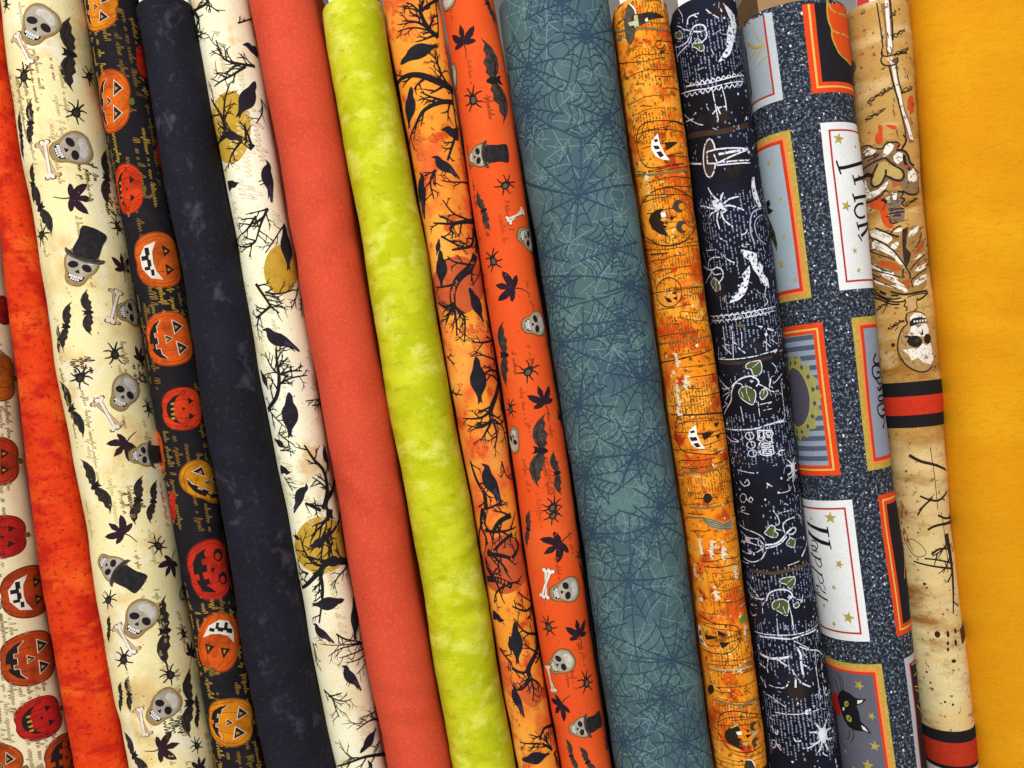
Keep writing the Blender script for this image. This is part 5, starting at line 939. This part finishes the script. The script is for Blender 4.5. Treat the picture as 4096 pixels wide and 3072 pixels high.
q, s, t0, t1 = L('framed_panel_print', t32, (715, 985), t32, (900, 2050), [(0, gold), (.0030, orange), (.0048, red), (.0064, slate)])
q = Pr(b, 'black_cat_print'); t = Tr(b, t32, q); cb = ink('141216', '1f1c20', .4)
t.poly([(425, 1165), (455, 1170), (460, 1215), (470, 1260), (475, 1315), (455, 1320), (430, 1260)], ink('b8201c', '98120f', .4), 5)
t.poly([(470, 1162), (490, 1152), (530, 1172), (572, 1206), (640, 1210), (612, 1240), (576, 1252), (592, 1300), (602, 1355), (640, 1390), (672, 1438), (625, 1420), (560, 1412), (520, 1385), (488, 1320), (466, 1250), (455, 1195)], cb, 6)
t.poly([(582, 1218), (618, 1216), (606, 1234), (580, 1242)], white, 7); t.poly([(604, 1378), (628, 1392), (652, 1425), (618, 1408)], white, 7)
t.poly(ell(512, 1242, 14, 20, 12), ink('a8a040', '8e8a30', .5), 7); t.poly(ell(528, 1336, 15, 26, 12, rot=-30), ink('a8a040', '8e8a30', .5), 7); t.poly(ell(516, 1242, 5, 8, 8), cb, 8); t.poly(ell(530, 1336, 5, 10, 8), cb, 8); t.poly(ell(494, 1274, 7, 13, 8), ink('d8d8dc'), 7)
for pts in ([(478, 1160), (470, 1090), (450, 1040)], [(490, 1155), (488, 1100), (470, 1060)], [(530, 1405), (532, 1450), (518, 1470)], [(552, 1408), (560, 1450), (540, 1490)], [(462, 1170), (450, 1110), (430, 1070)]): t.line(pts, 5, cb, 7)
stars(t32, ((590, 1122, 36), (672, 1322, 26), (692, 1515, 36), (648, 1640, 42), (505, 1550, 14), (560, 1659, 18)))
# the column of panels round the other side of the fold
q, s, t0, t1 = R('framed_panel_print', t30, (190, -200), t30, (285, 608), HOT)
q = Pr(b, 'pumpkin_print'); t = Tr(b, t30, q); t.poly([(385, -40), (380, 60), (390, 140), (405, 200), (425, 270), (460, 340), (525, 420), (560, 440), (600, 200), (560, -60)], ink('e0501a', 'cc4412', .4), 5)
t.line([(385, -40), (380, 60), (390, 140), (408, 185), (412, 240), (435, 300), (470, 360), (530, 425)], 12, gold, 6); t.line([(388, 20), (430, 80), (520, 130)], 11, gold, 6); t.line([(405, 190), (450, 215), (520, 260)], 11, gold, 6)
q, s, t0, t1 = R('framed_panel_print', t30, (315, 800), t31, (485, 222), LAB)
q = Pr(b, 'trick_lettering_print'); t = Tr(b, t30, q)
for pts, wd in (([(440, 1042), (470, 1130)], 12), ([(455, 1090), (520, 1080), (640, 1050)], 22), ([(545, 1135), (562, 1200)], 12), ([(552, 1170), (640, 1145)], 22), ([(580, 1140), (620, 1200)], 12), ([(545, 1255), (562, 1310)], 12), ([(555, 1285), (640, 1270)], 20), ([(615, 1320), (580, 1325), (558, 1360), (572, 1400), (600, 1412), (625, 1400)], 15), ([(572, 1440), (585, 1490)], 11), ([(580, 1468), (650, 1445)], 20), ([(650, 1450), (600, 1530)], 22), ([(580, 1520), (605, 1562)], 11)):
    t.line(pts, wd, bl, 5, 4 if len(pts) > 2 else 0)
q, s, t0, t1 = R('framed_panel_print', t31, (510, 405), t31, (670, 1390), [(0, gold), (.0034, orange), (.0052, red), (.0074, ink('9298aa', '878ea2', .4))])
q = Pr(b, 'scroll_ornament_print'); t = Tr(b, t31, q)
for pts, wd in (([(690, 640), (680, 680), (700, 700), (730, 690), (745, 720)], 16), ([(720, 720), (685, 710), (672, 750), (690, 790), (720, 785), (720, 755), (700, 755)], 14), ([(690, 790), (720, 830), (750, 800)], 14), ([(705, 850), (720, 870), (745, 830)], 16), ([(745, 900), (715, 910), (720, 940), (750, 930)], 14), ([(750, 950), (715, 965), (708, 1000), (725, 1035), (752, 1030), (752, 1000), (735, 995)], 14), ([(725, 1040), (750, 1060), (740, 1110)], 13)): t.line(pts, wd, bl, 5)
for x, y in ((692, 640), (745, 1108), (722, 850)): t.dot(x, y, 12, bl, 5)
q, s, t0, t1 = R('framed_panel_print', t31, (695, 1555), t32, (850, 803), HOT)
tr = Tr(b, t32, Pr(b, 'pumpkin_print')); tr.line([(850, 0), (870, 200), (880, 430)], 10, yel, 6)
q, s, t0, t1 = R('framed_panel_print', t32, (880, 950), t32, (1010, 2000), [(0, ink('b8bac2', 'a8aab4', .4)), (.0042, redl), (.0054, blk)])
tr = Tr(b, t32, Pr(b, 'gold_web_print'))
for pts in ([(925, 990), (960, 960)], [(940, 1060), (975, 1020)], [(950, 1150), (990, 1180), (970, 1230)], [(945, 1130), (985, 1130)], [(960, 1250), (1000, 1320)]): tr.line(pts, 7, gold, 6)

# --- brown parchment bolt with the skeleton
b = B['skeleton']
cS1, cS2 = crop(3350, 500, .3014), crop(3400, 900, .3014)
ik = ink('231a16', '3a2c22', .4); wb = worn('e8e0d2', '8c6c4c', .56, .66, 240); mid = ink('8a6a4c', '6e5038', .6); rdp = ink('cc4a1c', 'b84416', .6)
rg = random.Random(91); p = Pr(b, 'ink_spatter_print', True)
for i in range(170):
    s = rg.uniform(-1, 1) * b.smax; t_ = rg.uniform(.01, .53); r = abs(rg.gauss(0, .0003)) + .0002
    p.quad([(s - r, t_), (s, t_ - r), (s + r, t_), (s, t_ + r)], ink('54341a'), 0)
p = Pr(b, 'handwriting_print', True)
for (cv, x, y, l) in ((t30, 800, 120, .006), (t30, 850, 230, .009), (t30, 870, 350, .01), (t30, 700, 640, .012), (t30, 780, 600, .008), (t30, 690, 760, .014), (t30, 900, 600, .01), (t30, 930, 1320, .01), (t31, 740, 340, .01), (t31, 830, 460, .01)):
    c = b.inv(cv([(x, y)]))[0]
    for j in range(3): p.stroke(smooth([(c[0] + l * (k / 8 - .5), c[1] - .0018 * k * .3 + j * .0006 + rg.uniform(-.0011, .0011)) for k in range(9)], 2), .0005, ik, 1)
q = Pr(b, 'red_splash_print'); t = Tr(b, cS1, q)
t.poly([(540, 0), (590, 10), (600, 120), (600, 210), (560, 250), (510, 230), (500, 150), (545, 90)], rdp, 1, 3)
q = Pr(b, 'red_splash_print'); t = Tr(b, cS1, q); t.poly([(640, 0), (770, 10), (780, 50), (720, 50)], rdp, 1, 3)
q = Pr(b, 'red_splash_print'); t = Tr(b, cS1, q); t.poly([(430, 1050), (560, 940), (640, 1040), (660, 1100), (680, 1220), (750, 1330), (690, 1370), (600, 1290), (560, 1130), (480, 1110)], rdp, 1, 3)
q = Pr(b, 'red_splash_print'); t = Tr(b, t30, q); t.poly([(905, 640), (935, 620), (945, 700), (925, 740), (910, 700)], rdp, 1, 3)
q = Pr(b, 'skeleton_print')
t = Tr(b, t30, q)   # thigh and shin bones
t.poly([(725, 0), (790, 0), (800, 120), (805, 250), (815, 300), (805, 350), (770, 345), (760, 290), (762, 250), (750, 130)], mid, 1); t.poly([(755, 0), (780, 0), (795, 230), (806, 300), (795, 345), (772, 335), (775, 260)], wb, 2)
t.line([(790, 0), (802, 130), (808, 260)], 10, ik, 3); t.line([(705, 20), (725, 150), (745, 300)], 7, ik, 3); t.line([(745, 300), (735, 350), (765, 365), (810, 355), (900, 345)], 7, ik, 3)
t.line([(745, 360), (732, 390), (750, 420), (800, 425), (840, 400), (835, 370)], 8, ik, 3); t.poly([(770, 385), (800, 375), (830, 380), (830, 410), (800, 420)], wb, 2); t.dot(822, 392, 18, ink('6a4a34'), 3)
t.poly([(782, 420), (828, 415), (840, 500), (865, 600), (885, 700), (920, 800), (945, 920), (915, 925), (885, 820), (860, 720), (835, 620), (805, 520)], mid, 1); t.poly([(800, 430), (822, 425), (835, 510), (860, 610), (880, 720), (915, 810), (940, 910), (918, 900), (890, 800), (868, 730), (842, 630), (815, 520)], wb, 2)
t.line([(782, 420), (805, 520), (838, 640), (868, 760), (890, 860), (888, 920), (860, 970)], 8, ik, 3); t.line([(830, 415), (845, 520), (870, 610)], 6, ik, 3)
t.poly([(530, 400), (560, 390), (575, 430), (560, 480), (540, 490)], ink('4a3a34', 'a89a94', .5), 2)
t = Tr(b, cS1, q)   # pelvis
t.poly([(300, 340), (350, 280), (420, 270), (480, 300), (560, 330), (640, 250), (700, 210), (780, 230), (820, 270), (800, 320), (880, 350), (930, 420), (960, 520), (1040, 590), (1070, 700), (1080, 800), (1060, 890), (990, 930), (890, 880), (820, 800), (700, 740), (640, 860), (560, 940), (460, 1010), (360, 1040), (320, 980), (310, 880), (330, 740), (420, 640), (310, 620)], mid, 1)
t.poly([(345, 370), (420, 300), (520, 340), (470, 390), (400, 420)], wb, 2); t.poly([(610, 350), (640, 270), (700, 240), (750, 270), (730, 330), (690, 380), (610, 430)], wb, 2); t.poly([(740, 420), (800, 360), (860, 370), (860, 470), (800, 520), (750, 480)], wb, 2); t.poly([(930, 620), (1000, 570), (1050, 660), (1050, 750), (960, 760), (930, 720)], wb, 2)
t.poly([(330, 790), (380, 730), (400, 830), (440, 890), (540, 860), (650, 760), (700, 720), (640, 840), (540, 930), (430, 980), (360, 1000), (325, 900)], wb, 2)
t.poly([(500, 640), (560, 500), (620, 480), (720, 510), (830, 600), (865, 660), (840, 710), (760, 720), (700, 680), (640, 690), (580, 780), (490, 810), (470, 740)], ink('b59a58', 'c4ac6c', .5), 3)
for pts, wd in (([(290, 370), (340, 290), (420, 270), (480, 300)], 12), ([(520, 310), (600, 310), (650, 240), (720, 230), (790, 230), (820, 270), (790, 300)], 14), ([(780, 330), (870, 340), (930, 400), (960, 500), (1010, 540)], 22), ([(300, 620), (380, 560), (470, 500), (560, 460), (640, 440), (720, 520), (860, 600)], 16), ([(330, 690), (420, 660), (480, 690)], 40), ([(640, 590), (640, 660), (580, 780), (500, 820), (450, 770), (470, 660), (540, 520)], 20), ([(640, 670), (740, 720), (830, 740), (880, 680), (860, 600)], 20), ([(330, 1030), (430, 1020), (560, 950), (650, 860)], 16), ([(860, 870), (950, 920), (1050, 910), (1070, 820)], 16), ([(1000, 560), (1070, 640)], 10), ([(350, 440), (430, 420), (520, 380)], 10), ([(400, 480), (500, 430), (560, 390)], 10), ([(880, 400), (900, 520), (960, 600)], 30), ([(870, 130), (910, 200), (860, 310)], 16)): t.line(pts, wd * 1.35, ik, 4)
t.poly([(770, 250), (800, 240), (805, 270), (780, 285)], rdp, 4); t.poly([(870, 530), (930, 540), (940, 590), (890, 570)], rdp, 4); t.poly([(720, 760), (800, 760), (830, 790), (740, 830)], ink('b8542c'), 3)
# spine
t.poly([(600, 900), (700, 870), (860, 870), (890, 960), (880, 1050), (890, 1120), (890, 1200), (880, 1280), (760, 1300), (690, 1240), (680, 1130), (660, 1040), (620, 980)], ink('7d6a58', '5c4a3c', .6), 1)
t.poly([(720, 900), (790, 900), (780, 1000), (740, 1000)], wb, 2); t.poly([(640, 960), (700, 940), (700, 1020), (660, 1020)], ink('cbb894'), 2)
for pts, wd in (([(800, 880), (870, 900), (840, 960), (890, 990), (850, 1040), (890, 1080)], 16), ([(600, 900), (640, 870), (680, 890)], 10), ([(590, 990), (640, 1010), (640, 1040)], 26), ([(700, 1140), (800, 1110), (880, 1110)], 12), ([(690, 1180), (790, 1160), (890, 1150)], 12), ([(740, 1210), (840, 1190)], 14), ([(690, 1240), (720, 1300), (800, 1290)], 14), ([(640, 1210), (700, 1220)], 9), ([(600, 1140), (640, 1050)], 8), ([(430, 1140), (470, 1110)], 8)): t.line(pts, wd * 1.35, ik, 4)
for (x, y) in ((640, 910), (850, 940), (870, 1070)): t.dot(x, y, 28, ink('c8804a'), 3)
# rib cage
t = Tr(b, cS2, q)
t.poly([(270, 60), (330, 30), (420, 70), (540, 110), (660, 160), (740, 40), (860, 0), (940, 30), (960, 160), (990, 300), (1010, 480), (1020, 640), (1010, 800), (940, 880), (800, 910), (640, 940), (480, 990), (340, 960), (290, 820), (270, 640), (260, 400), (250, 200)], ink('a07a42', '8a6030', .6), 1)
for pts in ([(270, 90), (330, 50), (450, 90), (560, 160), (560, 200), (500, 250), (380, 190), (290, 150)], [(290, 240), (340, 200), (450, 260), (560, 330), (660, 440), (730, 540), (720, 570), (640, 500), (560, 410), (470, 370), (400, 330), (310, 330)], [(280, 520), (330, 520), (400, 570), (520, 600), (610, 640), (590, 660), (470, 640), (360, 590), (290, 560)], [(400, 640), (520, 650), (620, 700), (700, 780), (770, 880), (740, 905), (640, 820), (560, 750), (450, 690)], [(320, 730), (400, 740), (500, 790), (620, 810), (700, 860), (600, 840), (450, 800), (340, 770)],
            [(580, 90), (650, 40), (700, 40), (690, 80), (620, 100)], [(770, 160), (790, 80), (860, 30), (910, 10), (890, 90), (830, 140)], [(840, 460), (900, 400), (980, 340), (980, 380), (880, 460)], [(850, 610), (900, 560), (1000, 500), (1005, 560), (900, 620)], [(840, 800), (860, 740), (950, 670), (1010, 650), (1010, 720), (900, 800)], [(560, 250), (640, 220), (650, 260), (600, 330), (540, 300)]): t.poly(pts, wb, 2)
for pts in ([(360, 500), (420, 470), (540, 480), (640, 530), (680, 580), (620, 620), (520, 580), (400, 540)], [(400, 700), (480, 710), (560, 760), (590, 800), (500, 760)], [(700, 730), (800, 720), (790, 830), (760, 830)], [(840, 400), (880, 300), (950, 230), (960, 280), (900, 360)], [(860, 520), (920, 470), (900, 530)], [(610, 720), (680, 740), (740, 820), (680, 780)]): t.poly(pts, ink('b4521e', 'a04418', .5), 2)
t.poly([(690, 60), (770, 20), (750, 180), (740, 300), (810, 380), (790, 480), (750, 570), (710, 480), (700, 360), (690, 200)], ink('33241c', '4c382a', .5), 3)
for pts, wd in (([(250, 90), (270, 160), (330, 190), (430, 230), (540, 310), (620, 390), (680, 470), (740, 560), (790, 640), (800, 720)], 13), ([(340, 40), (440, 80), (560, 130), (650, 155)], 18), ([(310, 200), (280, 260), (270, 330), (340, 320), (360, 290)], 11), ([(260, 340), (350, 380), (480, 420), (600, 470)], 10), ([(270, 490), (320, 530), (420, 580), (560, 630)], 10), ([(280, 590), (400, 620), (560, 660), (700, 700)], 9), ([(290, 700), (380, 740), (500, 790), (620, 840)], 10), ([(300, 640), (380, 690), (420, 670)], 10), ([(300, 820), (380, 910), (480, 970), (600, 980), (680, 960)], 14), ([(310, 890), (460, 980), (600, 1020), (730, 1010)], 14), ([(320, 950), (460, 1010), (560, 1050), (660, 1050)], 14), ([(540, 880), (640, 910), (760, 920), (900, 890), (1020, 870)], 18), ([(760, 960), (880, 920), (1030, 900)], 10), ([(880, 1000), (950, 970), (1030, 890)], 16), ([(800, 600), (870, 500), (970, 390)], 11), ([(820, 720), (920, 640), (1010, 570)], 11), ([(810, 730), (830, 830)], 9), ([(870, 300), (920, 200), (940, 100)], 10), ([(540, 110), (600, 40), (680, 10)], 12), ([(400, 880), (480, 920)], 26), ([(550, 930), (640, 940)], 18), ([(710, 580), (700, 660), (720, 700)], 12), ([(440, 1170), (500, 1050)], 9), ([(590, 1100), (650, 1100)], 9)): t.line(pts, wd * 1.35, ik, 4)
t.poly([(730, 970), (820, 940), (890, 960), (880, 1050), (890, 1100), (820, 1140), (760, 1130), (740, 1080), (720, 1040)], ink('c29a62', 'a87c46', .5), 3); t.line([(720, 980), (740, 1020), (720, 1070), (760, 1100), (740, 1140)], 14, ik, 4); t.line([(890, 960), (880, 1040), (890, 1100), (850, 1140)], 11, ik, 4)
# skull, upside down
t.poly([(760, 1160), (850, 1140), (940, 1150), (1010, 1230), (1050, 1340), (1070, 1450), (1100, 1600), (1110, 1750), (1080, 1880), (1000, 1950), (880, 1940), (760, 1880), (690, 1760), (640, 1640), (650, 1480), (720, 1380), (760, 1300), (750, 1220)], ink('b08c58', '8e6a40', .6), 3)
t.poly([(790, 1230), (850, 1170), (930, 1170), (990, 1210), (1000, 1240), (900, 1230), (800, 1270)], wb, 4); t.poly([(810, 1340), (920, 1310), (1010, 1310), (1040, 1390), (1030, 1480), (940, 1480), (880, 1470), (820, 1470), (760, 1480), (800, 1400)], wb, 4); t.poly([(700, 1660), (800, 1640), (900, 1640), (960, 1570), (1010, 1600), (1060, 1560), (1080, 1650), (1100, 1780), (1060, 1850), (960, 1820), (900, 1760), (820, 1800), (780, 1720)], wb, 4)
t.poly([(790, 1290), (830, 1240), (920, 1220), (1010, 1240), (1020, 1290), (920, 1300), (830, 1340), (795, 1350)], ik, 5); 
for x in range(840, 1000, 36): t.poly([(x, 1272 - (x - 840) * .12), (x + 22, 1266 - (x - 840) * .12), (x + 24, 1290 - (x - 840) * .1), (x + 4, 1298 - (x - 840) * .1)], wb, 6)
t.poly(ell(860, 1545, 95, 78, 16, rot=10), ik, 5); t.poly(ell(1020, 1510, 46, 68, 14), ik, 5); t.poly([(910, 1390), (940, 1440), (960, 1370), (970, 1450), (940, 1470)], ik, 5); t.poly(ell(885, 1530, 40, 20, 10, rot=-30), ink('3a3630'), 6)
t.line([(760, 1170), (740, 1240), (760, 1310), (700, 1370), (660, 1460), (640, 1560), (640, 1680), (700, 1800), (790, 1890), (900, 1940), (1010, 1940), (1090, 1860)], 16, ik, 5); t.line([(770, 1170), (860, 1145), (950, 1165), (990, 1200)], 10, ik, 5); t.line([(730, 1490), (790, 1480), (760, 1560)], 22, ik, 5); t.dot(575, 1590, 26, ik, 4); t.line([(570, 1340), (650, 1330)], 10, ik, 4); t.line([(600, 1400), (640, 1350)], 10, ik, 4)
hs = ink('4a3424', '6a4c34', .5)      # hatching over the bones
for (cv, x0, y0, x1, y1, dx, dy, n) in ((cS1, 330, 300, 560, 460, 60, -30, 16), (cS1, 600, 240, 900, 520, 40, 30, 16), (cS1, 920, 560, 1060, 900, -30, 40, 12), (cS1, 640, 880, 890, 1280, 70, -14, 26), (cS1, 330, 740, 620, 1000, 60, -30, 14), (cS2, 280, 60, 640, 420, 80, 44, 26), (cS2, 290, 480, 700, 880, 80, 34, 28), (cS2, 760, 40, 1000, 860, 50, -44, 34), (cS2, 680, 1380, 780, 1800, 20, 60, 14), (cS2, 820, 1480, 1060, 1860, 30, 50, 16), (t30, 740, 0, 800, 340, 6, 40, 14), (t30, 800, 420, 930, 900, 14, 50, 14)):
    t = Tr(b, cv, q)
    for i in range(n):
        u = rg.random(); x = x0 + (x1 - x0) * rg.random(); y = y0 + (y1 - y0) * u; f_ = rg.uniform(.4, 1.1)
        t.line([(x, y), (x + dx * f_ * .5 + rg.uniform(-6, 6), y + dy * f_ * .5), (x + dx * f_, y + dy * f_)], (7 if cv is t30 else 11) * rg.uniform(.5, 1.1), hs if rg.random() < .7 else ik, 4, 3, (1, .4))
# bands round the cloth
def band(nm, pa, pb, m, cv=t31, lay=2):
    a0, a1 = b.inv(cv([pa]))[0][1], b.inv(cv([pb]))[0][1]; q = Pr(b, nm); L_ = b.smax * 1.3
    q.poly([(-L_, a0), (L_, a0), (L_, a1), (-L_, a1)], m, lay)
band('black_band_print', (935, 815), (945, 908), ink('1a1719')); band('red_band_print', (945, 908), (955, 1030), ink('c8321a', 'b42a14', .6)); band('black_band_print', (955, 1030), (965, 1110), ink('1a1719'))
band('black_band_print', (1160, 1420), (1165, 1495), ink('1a1719'), t32); band('red_band_print', (1165, 1495), (1180, 1645), ink('b8321a', '98260f', .7), t32); band('black_band_print', (1180, 1645), (1185, 1672), ink('1a1719'), t32); band('white_band_print', (1185, 1672), (1195, 1760), ink('d8d2c4'), t32)
q = Pr(b, 'rust_wash_print', True)
for i in range(80):
    c = b.inv(t32([(860 + rg.gauss(0, 25), rg.uniform(-60, 420))]))[0]; r = rg.uniform(.0003, .0012); q.poly(ell(c[0], c[1], r, r * 1.6, 7), ink(rg.choice(('b0621c', 'c4702a', 'a85818'))), 0)
for i, (cv, pts, w0, w1, n, tl) in enumerate(((t31, [(915, 1290), (990, 1330), (1070, 1350), (1150, 1385)], 22, 16, 0, 40), (t31, [(985, 1555), (1050, 1580), (1110, 1580), (1160, 1520)], 12, 16, 2, 40), (t31, [(980, 1650), (1040, 1590), (1070, 1580)], 14, 10, 1, 40), (t31, [(1050, 1240), (1075, 1400), (1100, 1640)], 5, 5, 0, 30), (t32, [(970, 20), (1010, -40), (1050, -80)], 12, 8, 0, 30), (t32, [(1035, 115), (1100, 85), (1180, 60)], 14, 20, 1, 40), (t32, [(1060, 275), (1110, 240), (1180, 235)], 14, 14, 1, 50), (t32, [(945, 318), (1040, 345), (1190, 365)], 9, 14, 0, 50), (t32, [(1015, 300), (1100, 310), (1190, 330)], 9, 12, 1, 40), (t32, [(1155, 140), (1180, 280), (1195, 420), (1200, 660)], 44, 10, 4, 60), (t32, [(1120, 0), (1140, 120), (1165, 330)], 5, 6, 0, 30), (t32, [(1100, 20), (1150, 40), (1185, 30)], 14, 14, 1, 40))):
    branch(b, cv, pts, w0, w1, i + 300, n, tl, tone='2e1f14')
q = Pr(b, 'ink_swirl_print'); t = Tr(b, t32, q); t.line([(880, 160), (930, 260), (980, 290), (1025, 270), (1000, 220), (940, 175), (915, 190), (940, 250)], 5, ink('7a5a34'), 2)
for (x, y, r, ry) in ((1098, 792, 18, 22), (1165, 790, 10, 22), (1212, 770, 9, 18), (1215, 845, 10, 22), (1165, 850, 8, 14), (1203, 965, 16, 12), (1015, 465, 11, 9), (1030, 490, 7, 6), (1148, 1230, 8, 8), (1198, 1248, 8, 8), (1030, 1035, 8, 8), (1055, 1105, 7, 7), (1165, 890, 8, 12)):
    q = Pr(b, 'ink_blot_print'); Tr(b, t32, q).dot(x, y, r, ink('2e2014'), 2, ry)
q = Pr(b, 'ink_blot_print'); Tr(b, t32, q).poly([(1240, 760), (1262, 700), (1275, 800), (1255, 860)], ink('54300f'), 2)
# ------------------------------------------------------------------ build every bolt: cloth, printed motifs, board
def base_lift(layer): return 0.00016 + 0.00006 * layer
def new_mesh(name, V, F, mats, fm, normals, uv, parent):
    me = bpy.data.meshes.new(name); me.from_pydata(V.tolist(), [], F); 
    for m in mats: me.materials.append(m)
    me.polygons.foreach_set('material_index', fm); me.polygons.foreach_set('use_smooth', [True] * len(F))
    ul = me.uv_layers.new(name='cloth')
    li = np.empty(len(me.loops), int); me.loops.foreach_get('vertex_index', li)
    ul.data.foreach_set('uv', uv[li].astype(np.float32).ravel())
    me.update()
    if normals is not None: me.normals_split_custom_set_from_vertices(normals.tolist())
    o = bpy.data.objects.new(name, me); sc.collection.objects.link(o); o.parent = parent
    return o
BOARD = plain('white_board', 'e4e2de'); BROWNB = plain('brown_board', '9a7448')
DEPTH = 0.13
for key, b in B.items():
    ztgt = 0.001      # rests on the shelf
    t1 = 3500 * b.kt
    for _ in range(6):
        sm_ = np.linspace(-b.smax - DEPTH, b.smax + DEPTH, 40)
        zmin = b.S(sm_, np.full_like(sm_, t1))[:, 2].min(); t1 += (zmin - ztgt) * 0.98
    t0 = b.inv([(float(b.cxm(np.array([b.top]))[0][0]), b.top)])[0][1]      # the fold's top edge
    root = bpy.data.objects.new('fabric_bolt', None); sc.collection.objects.link(root)
    root['label'] = b.label; root['category'] = 'fabric bolt'; root['group'] = 'fabric bolts standing side by side on the shelf'
    base = b.S(np.array([b.smax]), np.array([t1]))[0]; base2 = b.S(np.array([-b.smax]), np.array([t1]))[0]
    root.location = ((base[0] + base2[0]) / 2, b.off, 0); root.empty_display_size = 0.03
    inv_loc = np.array(root.location)
    side = np.array([.004, .01, .02, .04, .07, .1, DEPTH])
    fr = b.smax * np.sin(np.linspace(-1, 1, 57) * math.pi / 2 * .92) / math.sin(math.pi / 2 * .92)
    sv = np.concatenate([-(b.smax + side)[::-1], fr, b.smax + side])
    tv = np.concatenate([[t0, t0 + .0004, t0 + .0012, t0 + .0026], np.linspace(t0 + .006, t1, 190)])
    lift = np.concatenate([[-.0022, -.0011, -.0004, -.0001], np.zeros(190)])
    SS, TT = np.meshgrid(sv, tv); LL = np.repeat(lift[:, None], len(sv), 1)
    V = b.S(SS.ravel(), TT.ravel(), LL.ravel()) - inv_loc; nS, nT = len(sv), len(tv)
    F = [(i * nS + j, (i + 1) * nS + j, (i + 1) * nS + j + 1, i * nS + j + 1) for i in range(nT - 1) for j in range(nS - 1)]
    F += [(i * nS + nS - 1, (i + 1) * nS + nS - 1, (i + 1) * nS, i * nS) for i in range(nT - 1)]
    F += [tuple(range(nS)), tuple(reversed(range((nT - 1) * nS, nT * nS)))]
    uv = np.stack([SS.ravel() + b.seed * .31, TT.ravel()], -1)
    fab = new_mesh('fabric', V, F, [b.mat], [0] * len(F), None, uv, root)
    # the board the cloth is wound on, standing a little proud of it at the top
    bt = .26 if key in ('dark_book', 'navy') else .2
    hw = b.w0 * (.8 if key == 'navy' else .72); cxa = b.S(np.array([0.0]), np.array([t0]))[0]; cxb = b.S(np.array([0.0]), np.array([t0 + .045]))[0]
    _, mm = b.cxm(np.array([b.top])); q = math.sqrt(1 + mm[0] ** 2); up = np.array([-mm[0], 0, 1]) / q; rt = np.array([1, 0, mm[0]]) / q
    top_c = np.array([cxa[0], 0, cxa[2]]) + up * .028; bot_c = np.array([cxb[0], 0, max(cxb[2], .02)])
    bv = []
    y0, y1 = b.off + .001, b.off + DEPTH - .004
    for c in (bot_c, top_c):
        for (sx, yy) in ((-1, y0), (1, y0), (1, y1), (-1, y1)):
            v = c + rt * hw * sx; bv.append((v[0] - inv_loc[0], yy - inv_loc[1], v[2] - inv_loc[2]))
    me = bpy.data.meshes.new('cardboard_core'); me.from_pydata(bv, [], [(0, 1, 2, 3), (4, 7, 6, 5), (0, 4, 5, 1), (1, 5, 6, 2), (2, 6, 7, 3), (3, 7, 4, 0)])
    me.materials.append(BROWNB if key in ('glitter',) else BOARD)
    bd = bpy.data.objects.new('cardboard_core', me); sc.collection.objects.link(bd); bd.parent = root
    if key == 'skeleton':       # printed label on the board end
        P = lambda u, h: tuple(top_c + rt * hw * u + up * (h - .028) - inv_loc + np.array([0, y0 - .0006, 0]))
        for nm, u0, u1, h0, h1, col in (('label_stripe', -1, -.35, -.004, .012, 'b01c1c'), ('label_band', -1, -.45, .0125, .02, '8a8a90')):
            me = bpy.data.meshes.new(nm); me.from_pydata([P(u0, h0 - .004), P(u1, h0), P(u1, h1), P(u0, h1 - .004)], [], [(0, 1, 2, 3)]); me.materials.append(plain(nm, col))
            oo = bpy.data.objects.new(nm, me); sc.collection.objects.link(oo); oo.parent = bd
    for p in b.prints:
        if not p.f: continue
        A = np.array(p.v, float); lay = np.array(p.lay)
        ok = (A[:, 1] > t0 + .0015) & (A[:, 1] < t1 - .002)
        F = []; fm = []
        for f, m in zip(p.f, p.fm):
            if all(ok[i] for i in f): F.append(f); fm.append(m)
        if not F: continue
        used = np.unique(np.concatenate([np.array(f) for f in F])); remap = -np.ones(len(A), int); remap[used] = np.arange(len(used))
        F = [tuple(int(remap[i]) for i in f) for f in F]; A = A[used]; lay = lay[used]
        V = b.S(A[:, 0], A[:, 1], base_lift(lay)) - inv_loc
        Nn = b.normal(A[:, 0], A[:, 1])
        # faces must look outwards
        G = []
        for f in F:
            a, c, d = V[f[0]], V[f[1]], V[f[2]]
            n = np.cross(c - a, d - a); G.append(f if n @ Nn[f[0]] >= 0 else tuple(reversed(f)))
        po = new_mesh(p.name, V, G, p.mats, fm, Nn, np.stack([A[:, 0] + b.seed * .31, A[:, 1]], -1), fab)
        if p.stuff: po['kind'] = 'stuff'
